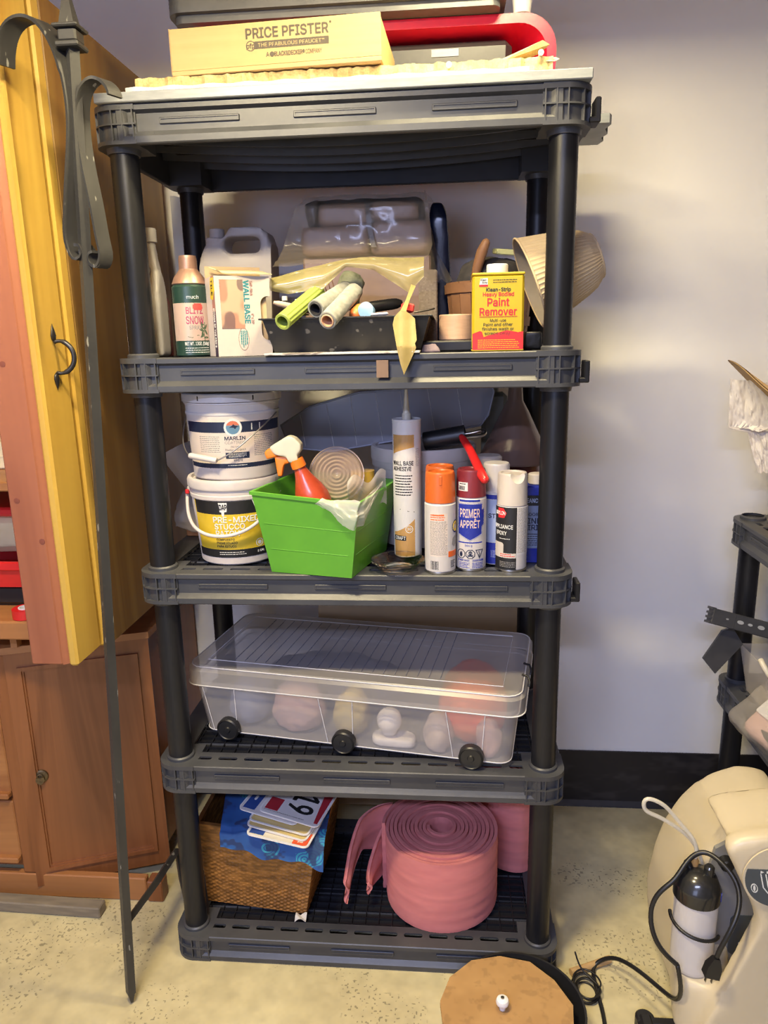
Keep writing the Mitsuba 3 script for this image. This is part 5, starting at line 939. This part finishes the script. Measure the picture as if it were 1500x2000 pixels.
pm('plate_white', [.66, .62, .60], .35, clearcoat=.4); pm('plate_cream', [.70, .64, .50], .35, clearcoat=.4); pm('plate_yellow', [.60, .46, .18], .35, clearcoat=.4); pm('plate_red', [.36, .025, .035], .4); pm('plate_orange', [.74, .10, .03], .4); pm('plate_blue', [.03, .07, .26], .4); pm('plate_rim', [.72, .70, .68], .35)
PW, PL = .158, .300
def plate(lab, O, X, Y, mat):
    t = thing('license_plate', lab, 'license plate', 'license plates piled on the blue cloth')
    pp = lambda m, d=0.: place(m, np.array(O), X, Y)
    pol = rrect(0, PW, 0, PL, .014, 5)
    for cx, cy in ((.045, .012), (PW - .045, .012)): pol = pol.difference(rrect(cx - .008, cx + .008, cy - .003, cy + .003, .002, 2)) if False else pol
    add('panel', pp(ext(pol, .0012)), mat, t, False); add('rim', pp(ext(pol.difference(pol.buffer(-.0045)), .0030)), 'mat_plate_rim', t, False)
    return t, pp
def side(m, dx, dy): return mv(tl(m), (dx, dy, 0))
Xa, Ya = np.array([.1655, -.042, -.016]), np.array([.055, .26, .018])
# lowest first
t, pp = plate('cream license plate with an orange sticker, lowest and nearest in the pile on the cloth', (-.275, .040, .324), (.155, -.030, -.010), (.05, .27, .0), 'mat_plate_cream')
add('sticker', pp(ext(sg.box(.116, .006, .152, .050), .0016)), 'mat_plate_orange', t, False); add('sticker', pp(ext(sg.box(.006, .010, .042, .036), .0016)), 'mat_plate_blue', t, False)
add('lettering', pp(side(text('1001', .012, 0, 0, .0021, True, .034), .128, .030)), 'mat_plate_cream', t, False); add('lettering', pp(cat(side(text('110', .055, 0, 0, .0018, True, .10), .050, .085))), 'mat_black_ink', t, False)
for i, (ox, oy, oz) in enumerate(((-.281, .066, .3290), (-.279, .080, .3335))):
    t, pp = plate(('yellow license plate just above the lowest cream one' if i == 0 else 'yellow-edged license plate, second from the bottom of the pile, set a little further back'), (ox, oy, oz), (.155, -.038, -.012), (.055, .27, .0), 'mat_plate_yellow')
    add('lettering', pp(side(text('2' * 0 + '57', .055, 0, 0, .0016, True, .075), .055, .09)), 'mat_black_ink', t, False)
t, pp = plate('white license plate with a blue corner lying left under the topmost plate', (-.312, .112, .3400), (.160, -.044, -.012), (.06, .26, .012), 'mat_plate_white')
add('strip', pp(ext(sg.box(.008, .012, .040, PL - .012), .0016)), 'mat_plate_blue', t, False); add('lettering', pp(side(text('35', .060, 0, 0, .0018, True, .10), .066, .08)), 'mat_black_ink', t, False); add('slot', pp(ext(rrect(.020, .027, .045, .062, .003, 3), .0020)), 'mat_plate_rim', t, False)
t, pp = plate('white license plate with big dark digits and a red edge, topmost of the pile', (-.256, .094, .3500), Xa, Ya, 'mat_plate_white')
add('strip', pp(ext(sg.Polygon([(.142, .012), (.151, .012), (.151, PL - .012), (.116, PL - .012), (.124, .15)]), .0016)), 'mat_plate_red', t, False); add('sticker', pp(ext(sg.box(.010, .016, .044, .058), .0016)), 'mat_plate_red', t, False)
add('lettering', pp(side(text('419', .062, 0, 0, .0020, True, .106), .062, .082)), 'mat_black_ink', t, False); add('lettering', pp(side(text('OHIO', .011, 0, 0, .0022, True, .060), .136, .165)), 'mat_plate_white', t, False); add('line', pp(ext(sg.box(.010, .012, .116, .0135), .0016)), 'mat_grey_ink', t, False)
k = add('paper_scrap', rough_up(sheet(lambda u, v: (-.172 + .028 * u, .056 + .022 * v, Z5 + .002 + .010 * abs(math.sin(u * 3 + v * 2))), 10, 10, .0006), .001, 100), 'mat_white', None, True); tag(k, 'small torn white scrap under the right front corner of the basket', 'paper')
# pink foam rolls
pm('pink_foam', lambda p, n, uv: mix([.62, .215, .20], [.52, .155, .155], fbm(p[0] * 25, p[1] * 25, p[2] * 60)) * (.90 + .18 * noise(p[2] * 95, 3., p[0] * 3)), .8)
def spiral_mesh(c, r0, r1, turns, th, z0, z1, sx=1., sy=1., rot=0., start=0.):
    n = int(turns * 40); a = np.linspace(0, turns * 2 * PI, n); r = r0 + (r1 - r0) * a / a[-1]
    m = []; nz = 18; P = []
    for dr_ in (-th / 2, th / 2):
        for k in range(nz):
            z = k / (nz - 1); q = th * .0 + .0010 * math.sin(z * 6 * 2 * PI + 1) + .0006 * math.sin(z * 34)
            edge_ = -.0015 if k in (0, nz - 1) else 0
            rr = r + dr_ + (q + edge_ if dr_ > 0 else -edge_) ; x, y = rr * np.cos(a + start) * sx, rr * np.sin(a + start) * sy
            wob = .0030 * np.sin(a * .37 + 1) * (k == nz - 1)
            P.append(np.stack([x, y, np.full(n, z0 + (z1 - z0) * z) + wob], 1))
    V = np.concatenate(P); idx = lambda s, k, i: (s * nz + k) * n + i; f = []
    def quad(a_, b_, c_, d_): f.extend([(a_, b_, c_), (a_, c_, d_)])
    for k in range(nz - 1):
        for i in range(n - 1):
            quad(idx(1, k, i), idx(1, k, i + 1), idx(1, k + 1, i + 1), idx(1, k + 1, i))
            quad(idx(0, k, i + 1), idx(0, k, i), idx(0, k + 1, i), idx(0, k + 1, i + 1))
    for i in range(n - 1):
        quad(idx(0, nz - 1, i), idx(1, nz - 1, i), idx(1, nz - 1, i + 1), idx(0, nz - 1, i + 1)); quad(idx(0, 0, i + 1), idx(1, 0, i + 1), idx(1, 0, i), idx(0, 0, i))
    for k in range(nz - 1):
        quad(idx(0, k, 0), idx(1, k, 0), idx(1, k + 1, 0), idx(0, k + 1, 0)); quad(idx(1, k, n - 1), idx(0, k, n - 1), idx(0, k + 1, n - 1), idx(1, k + 1, n - 1))
    c_, s_ = math.cos(rot), math.sin(rot); V = np.stack([c[0] + V[:, 0] * c_ - V[:, 1] * s_, c[1] + V[:, 0] * s_ + V[:, 1] * c_, V[:, 2]], 1)
    return trimesh.Trimesh(V, np.array(f), process=False)
fr = thing('foam_roll', 'big roll of pink foam standing on end with a loose tail at its left', 'foam roll', 'pink foam rolls')
RC = (.184, .186)
add('roll', spiral_mesh(RC, .030, .1440, 11, .0098, Z5, .258, start=math.radians(180) - 0), 'mat_pink_foam', fr, 60)
def tail(pts, zt, zb):
    P = spline([(*p, 0) for p in pts], 30)
    return sheet(lambda u, v: (*(P[min(29, int(u * 29 + .5))][:2] - [.004 * math.sin(v * 9), .0]), float(np.interp(u, *zb)) * (1 - v) + float(np.interp(u, *zt)) * v), 30, 14, .0075)
add('tail', tail([(.060, .270), (.020, .262), (-.016, .228), (-.040, .172), (-.052, .105)], ([0, .5, .8, 1], [.262, .250, .205, .160]), ([0, .5, .8, 1], [.10, .16, .125, .086])), 'mat_pink_foam', fr, True)
add('tail', tail([(.058, .245), (.035, .215), (.014, .165), (.004, .125), (.006, .105)], ([0, .5, 1], [.25, .21, .155]), ([0, .5, 1], [.09, .10, .115])), 'mat_pink_foam', fr, True)
k = thing('foam_roll', 'second pink foam roll behind the big one by the rear right post', 'foam roll', 'pink foam rolls'); add('roll', spiral_mesh((.347, .345), .020, .080, 6, .0094, Z5, .315, 1.2, .74, math.radians(-48)), 'mat_pink_foam', k, 60)

# ---------------------------------------------------------------- floor: lidded pot, cords, dowel
pm('board_brown', lambda p, n, uv: mix([.40, .235, .09], [.31, .17, .06], fbm(p[0] * 22, p[1] * 22, 1.)) * (1 - .14 * smoothstep(.58, .75, fbm(p[0] * 60, p[1] * 60, 4.))), .65)
PCx, PCy = .321, -.196
rg = random.Random(2); poly = [(PCx + (.136 + rg.uniform(-.003, .003)) * math.cos(a), PCy + (.136 + rg.uniform(-.003, .003)) * math.sin(a)) for a in np.arange(13) * 2 * PI / 13 + .15]
k = add('black_pot', cat(sub(lathe([(0, 0), (.105, 0), (.138, .104), (0, .104)], 40, (.348, -.172, 0)), lathe([(0, .004), (.101, .004), (.134, .106), (0, .106)], 40, (.348, -.172, 0)))), 'mat_black_plastic'); tag(k, 'black tub on the floor under the round wooden lid', 'tub')
wl = thing('round_board', 'round many-sided brown wooden lid with a white knob on the black tub', 'lid')
add('board', ext(sg.Polygon(poly), .013, .1045), 'mat_board_brown', wl, False)
add('knob', lathe([(.006, 0), (.0062, .006), (.0085, .009), (.0125, .014), (.0135, .019), (.0115, .0245), (.006, .0275), (0, .028)], 32, (PCx - .008, PCy + .003, .1175)), 'mat_frame_white', f'{wl}')
add('knob_screw', lathe([(0, .0270), (.0040, .0275), (.0036, .0292), (0, .0297)], 16, (PCx - .008, PCy + .003, .1175)), 'mat_steel', f'{wl}__knob')
k = add('dowel', tube([(.488, .012, .009), (.536, .033, .009), (.586, .056, .009)], .0085, 16), 'mat_cardboard', None, 40); tag(k, 'short pale wooden dowel lying on the floor right of the shelving', 'dowel')
rg = random.Random(5); pts = []
for i in range(6):
    r = .022 + .004 * (i % 3)
    for a in np.linspace(0, 2 * PI, 13)[:-1]: pts.append((.514 + (r + rg.uniform(-.002, .002)) * math.cos(a) + .003 * (i % 2), -.035 + 1.3 * r * math.sin(a) + .004 * (i % 3), .003 + .0035 * i))
pts += [(.512, .0, .03), (.502, .012, .045), (.497, .02, .06)]
k = add('cord_coil', tube(spline(pts, 300), .0019, 7), 'mat_black', None, True); tag(k, 'small tangled coil of thin black cord on the floor beside the dowel', 'cord')

# ---------------------------------------------------------------- right: oxygen machine
pm('shell_cream', [0.527, 0.451, 0.306], .38); pm('shell_grey', [.24, .235, .22], .4); pm('slate', [.050, .062, .072], .4)
om = thing('oxygen_concentrator', 'cream oxygen concentrator with a black-topped bottle at the lower right', 'oxygen concentrator')
pa_ = sg.Polygon([(.700, .03), (.682, .13), (.688, .25), (.722, .357), (.782, .448), (.875, .490), (.925, .480), (.940, .42), (.942, .03)])
pb_ = sg.Polygon([(.716, .520), (.800, .352), (.768, .262), (.742, .180), (.722, .135), (.690, .03), (.942, .03), (.940, .48), (.915, .538), (.865, .552), (.77, .540)])
pc2 = sg.Polygon([(.728, .512), (.790, .470), (.875, .352), (.850, .250), (.825, .150), (.80, .03), (.936, .03), (.934, .47), (.91, .532), (.865, .543), (.775, .530)])
A_ = front_ext(pa_, -.060, .150); B_ = union(front_ext(pb_, -.198, -.158), front_ext(pc2, -.170, -.020))
C_ = hull([(x, y, z) for x, y, z in ((.672, -.150, .03), (.760, -.195, .03), (.668, -.145, .165), (.775, -.185, .165), (.690, -.05, .03), (.80, -.05, .03), (.683, -.05, .185), (.80, -.05, .185))])
m = union(A_, B_, C_).refine_to_length(.018); m = tri(m); trimesh.smoothing.filter_laplacian(m, .5, 5, volume_constraint=False)
add('shell', m, 'mat_shell_cream', om, True)
FR = lambda m, y=-.0655: place(m, (0, y, 0), (1, 0, 0), (0, 0, 1))
add('recess_panel', FR(ext(sg.Polygon([(.752, .420), (.785, .442), (.880, .260), (.840, .130), (.772, .085), (.745, .19), (.735, .33)]), .010), -.062), 'mat_shell_grey', om, False)
cp = add('control_panel', FR(ext(rrect(.795, .866, .165, .262, .012, 4), .012), -.062), 'mat_slate', om, False)
add('symbol', FR(cat(ext(sg.box(.845, .240, .852, .244), .013), ext(sg.box(.848, .226, .856, .232), .013), ext(sg.box(.846, .198, .855, .212).difference(sg.box(.849, .202, .852, .207)), .013), ext(sg.box(.815, .190, .824, .196), .013))), 'mat_white', cp, False)
add('screw', place(lathe([(0, 0), (.007, 0), (.006, .004), (0, .005)], 20), (.808, -.0740, .135), (1, 0, 0), (0, 0, 1)), 'mat_steel', om)
add('knob', place(lathe([(0, 0), (.015, 0), (.013, .016), (.010, .019), (0, .019)], 24), (.772, -.073, .392), (1, 0, 0), (0, 0, 1)), 'mat_black', om)
DP = lambda m, d=0.: place(m, (.818, -.1995 - d, .462), (1, 0, 0), (0, 0, 1))
ld_ = disk2(.062, 48)
pl_ = add('name_plate', DP(cat(ext(disk2(.066, 48), .003))), 'mat_shell_cream', om, False)
add('plate_face', DP(ext(ld_.intersection(sg.box(-.07, -.07, .07, .018)), .0045)), 'mat_slate', pl_, False)
pm('print_white', [.62, .62, .58], .5)
add('print', DP(cat(*[ext(sg.LineString([(-.035 + .009 * i, .008), (-.028 + .009 * i, -.020), (-.012 + .009 * i, -.040)]).buffer(.0011).intersection(ld_), .0052) for i in range(7)], *[ext(sg.Polygon([(-.036 + .011 * i, .010), (-.030 + .011 * i, .013), (-.036 + .011 * i, .016)]), .0052) for i in range(3)])), 'mat_print_white', pl_, False)
ov = sa.rotate(sa.scale(disk2(.008, 28, (-.044, -.022)), .75, 1.25), 18)
add('emblem', DP(ext(ov.difference(sa.scale(ov, .8, .8)).union(sa.scale(ov, .35, .65)), .0054)), 'mat_print_white', pl_, False)
BCx, BCy = .7080, -.1080
pm('frost_bottle', [.56, .53, .50], .35); pm('black_gloss', [.012, .012, .012], .16, clearcoat=.7)
bo = add('bottle', lathe([(0, .166), (.030, .166), (.038, .172), (.041, .182), (.0425, .345), (0, .345)], 48, (BCx, BCy, 0)), 'mat_frost_bottle', om)
add('bottle_lid', lathe([(.0425, .338), (.0455, .338), (.0455, .362), (.043, .368), (.036, .385), (.020, .396), (0, .398)], 48, (BCx, BCy, 0)), 'mat_black_gloss', bo)
add('spout', mv(lathe([(0, 0), (.010, 0), (.010, .018), (.007, .022), (0, .022)], 20), (BCx + .018, BCy - .006, .391)), 'mat_black_gloss', bo); add('spout', mv(lathe([(0, 0), (.007, 0), (.007, .020), (0, .020)], 20), (BCx - .012, BCy + .010, .390), 0, -25), 'mat_black_gloss', bo)
add('fitting', lathe([(0, .396), (.007, .396), (.008, .408), (.0055, .414), (0, .414)], 20, (BCx - .004, BCy + .014, 0)), 'mat_tan_print', bo)
film('tubing', [.72, .68, .56], .62, .15, .8)
P_ = np.array([.704, -.094, .412])
add('tubing', tube(spline([P_, (.698, -.094, .455), (.672, -.095, .490), (.648, -.097, .520), (.620, -.10, .545), (.596, -.10, .548), (.594, -.10, .532), (.618, -.098, .512), (.650, -.094, .492), (.676, -.088, .470), (.702, -.080, .440), (.722, -.072, .400), (.736, -.068, .36)], 80), .0042, 10), 'mat_tubing', om, True)
add('bottle_label', wrap(ext(sa.scale(disk2(.006, 24), .8, 1.7), .001), (BCx, BCy), .0455, .352, 62), 'mat_royal', bo, False)
add('caster', cat(box(.604, .640, -.150, -.105, .004, .040, .010), cyl(.020, 0, .036, 24, (.622, -.115), .004), box(.625, .70, -.135, -.115, .020, .036, .003)), 'mat_black_plastic', om); add('caster', cat(box(.89, .93, -.150, -.10, .0, .040, .010)), 'mat_black_plastic', om); add('caster', box(.72, .76, .08, .12, .0, .035, .008), 'mat_black_plastic', om); add('caster', box(.89, .93, .08, .12, .0, .035, .008), 'mat_black_plastic', om)
pcd = thing('power_cord', 'thick black power cord with a plug wound round the bottle and trailing onto the floor', 'cord')
add('cable', tube(spline([(.535, -.145, .006), (.541, -.075, .006), (.539, -.010, .007), (.549, .035, .012), (.572, .035, .030), (.603, .005, .055), (.638, -.050, .072), (.662, -.095, .082), (.674, -.135, .105), (.674, -.160, .150), (.663, -.160, .215)], 90), .0046, 10), 'mat_black', pcd, True)
add('cable', tube(spline([(.663, -.160, .215), (.640, -.155, .235), (.618, -.150, .270), (.612, -.135, .320), (.630, -.130, .362), (.655, -.125, .385), (.690, -.105, .420), (.716, -.100, .432), (.745, -.125, .428), (.764, -.155, .405), (.761, -.180, .380), (.744, -.200, .350), (.728, -.207, .318), (.717, -.208, .283)], 110), .0048, 10), 'mat_black', pcd, True)
add('cable_wrap', tube(spline([(BCx + .0475 * math.cos(math.radians(a)), BCy + .0475 * math.sin(math.radians(a)), z) for a, z in zip(np.linspace(165, 330, 10), np.linspace(.288, .262, 10))], 40), .0036, 8), 'mat_black', pcd, True)
pg_ = hull([(s * a, b, c) for s in (-1, 1) for a, b, c in ((.006, -.006, 0), (.006, .006, 0), (.0135, -.009, -.018), (.0135, .009, -.018), (.0140, -.010, -.040), (.0140, .010, -.040))])
ax_ = np.array([-.22, -.05, -.95]); ax_ /= np.linalg.norm(ax_); x_ = np.cross([0, 1, 0], -ax_)
pk = add('plug', place(pg_, (.717, -.208, .283), x_, np.cross(-ax_, x_)), 'mat_black', pcd, 20)
for dx in (-.006, .006): add('prong', place(box(dx - .0008, dx + .0008, -.003, .003, -.055, -.039), (.717, -.208, .283), x_, np.cross(-ax_, x_)), 'mat_steel', pk, False)

# ---------------------------------------------------------------- right: second shelving unit and what it holds
u2 = thing('shelving_unit', 'short black resin shelving unit at the right edge, turned sideways along the wall', 'shelving unit')
TW = lambda z: T().translate([.950, .075, z]).rotate([0, 0, 1], -90)
Z_2 = [.982, .527, .068]
for i, z in enumerate(Z_2):
    s = add('shelf', _sm, None, u2, at=TW(z))
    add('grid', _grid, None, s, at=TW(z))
    for q in _cm: add('corner_block', _cm[q], None, s, at=TW(z))
    for q in _cm:
        cx, cy = q[0] * .413, (.044 if q[1] < 0 else SD - .044)
        if i < 2:
            h = z - SH - Z_2[i + 1]; pk_ = round(h, 4)
            if pk_ not in _post: _post[pk_] = mikit.ply(lathe([(0, 0), (.0265, 0), (.0265, h), (0, h)], 32), 'mat_resin_post', smooth=35)
            add('post', _post[pk_], None, u2, at=TW(Z_2[i + 1]) @ T().translate([cx, cy, 0]))
_cap = mikit.ply(cyl(.0255, 0, .0035, 28), 'mat_resin_post', smooth=35)
for q in _cm: add('post_cap', _cap, None, f'{u2}__shelf', at=TW(.982) @ T().translate([q[0] * .413, (.044 if q[1] < 0 else SD - .044), .0005]))
cb = thing('open_carton', 'open cardboard carton with a raised flap on the right shelving unit', 'carton')
add('carton', sub(box(1.018, 1.32, .10, .46, .984, 1.262, .002), box(1.022, 1.316, .104, .456, .988, 1.30)), 'mat_cardboard', cb, False)
add('flap', sheet(lambda u, v: (1.018 - (.108 + .02 * math.sin(v * 3)) * u, .46 - .33 * v + .06 * u * (1 - v), 1.262 + .125 * u * (1 - .55 * v) + .012 * math.sin(v * 5)), 12, 16, .003), 'mat_cardboard', cb, True)
pm('paper_bag', lambda p, n, uv: mix([.70, .66, .62], [.56, .52, .49], fbm(p[0] * 30, p[1] * 30, p[2] * 30)), .55)
def crum(u, v):
    q = meshkit.fbm(np.array([[u * 5, v * 6, .7]]), 4, 3)[0] - .5
    w = float(np.interp(v, (0, .45, .5, 1), (1, 1.05, .72, .35))); x0 = float(np.interp(v, (0, .5, .55, 1), (.900, .905, .952, .985)))
    return (x0 + .085 * w * u + .012 * q, .470 + .035 * q - .02 * u, 1.342 - .235 * v + .014 * q - .012 * u * (v < .5))
k = add('paper_wrap', sheet(crum, 46, 60, .0012), 'mat_paper_bag', None, 25); tag(k, 'crumpled white wrapping hanging out of the open carton', 'wrapping')
pm('dark_rail', lambda p, n, uv: mix([.028, .03, .036], [.05, .05, .055], fbm(p[0] * 40, p[1] * 40, p[2] * 40)), .4)
rp0 = np.array([.868, .365, .762]); RX = np.array([1, 0, -.27]); RX /= np.linalg.norm(RX)
rail = place(cat(box(.012, .42, -.022, .018, -.03, .0, .002), box(0, .06, -.022, .018, -.03, .001, .002), *[box(-.004, .006, -.022 + .012 * i, -.016 + .012 * i, -.03, 0) for i in range(4)]), rp0, RX, (0, .25, 1))
sr_ = add('loose_rail', rail, 'mat_dark_rail', None, False); tag(sr_, 'loose black plastic rail with pale spots lying across the right shelving unit', 'rail')
pm('spot', [.28, .29, .31], .5)
for i, (dx, r) in enumerate(((.038, .0032), (.072, .007), (.097, .005), (.125, .0075), (.152, .005), (.176, .005))): add('spot', place(ext(sa.scale(disk2(r, 16, (dx, -.0005)), 1.2, .7), .001), rp0, RX, (0, .25, 1)), 'mat_spot', sr_, False)
k = add('plastic_plate', place(ext(sg.Polygon([(0, 0), (.032, -.040), (.098, .040), (.070, .085), (.045, .075)]), .008), (.862, .395, .632), (1, 0, 0), (0, .1, 1)), 'mat_dark_rail', None, False); tag(k, 'dark angular plastic panel under the left end of the loose rail', 'panel')
film('tub_clear', [.52, .47, .40], .26, .2, .8)
tb_ = thing('clear_tub', 'clear plastic tub with a curved rim behind the bagged package on the right unit', 'tub')
add('body', sub(hull([(x, y, z) for z, d in ((.531, .02), (.655, .0)) for x in (.972 + d, 1.16 - d) for y in (.28 + d, .44 - d)]), hull([(x, y, z) for z, d in ((.534, .022), (.656, .002)) for x in (.972 + d, 1.16 - d) for y in (.28 + d, .44 - d)])), 'mat_tub_clear', tb_, 20)
add('rim', tube(spline([(.966, .30, .672), (.975, .278, .650), (1.0, .270, .622), (1.03, .268, .612), (1.08, .268, .622), (1.16, .27, .66)], 30), .007, 8), 'mat_spray_white', tb_, True)
pkt = thing('bagged_package', 'white package with red lettering in a clear bag on the right unit', 'package')
pc_ = np.array([.984, .285, .575]); PX = np.array([.30, -.90, -.10]); PY = np.array([.72, .22, .62])
add('package', place(rough_up(soft(box(0, .24, -.09, .06, -.06, .0, .012), .014, 2), .004, 30), pc_, PX, PY), 'mat_rose_wrap', pkt, True)
add('label', place(ext(rrect(.008, .20, -.040, .058, .006, 3), .006), pc_, PX, PY), 'mat_white', pkt, False)
add('lettering', place(cat(text('NOI', .030, .048, .012, .0085, True, .075)), pc_, PX, PY), 'mat_can_red', pkt, False)
add('clear_bag', place(rough_up(soft(box(-.040, .26, -.10, .072, -.064, .013, .012), .016, 2), .006, 24, 5), pc_, PX, PY), 'mat_tub_clear', pkt, True)
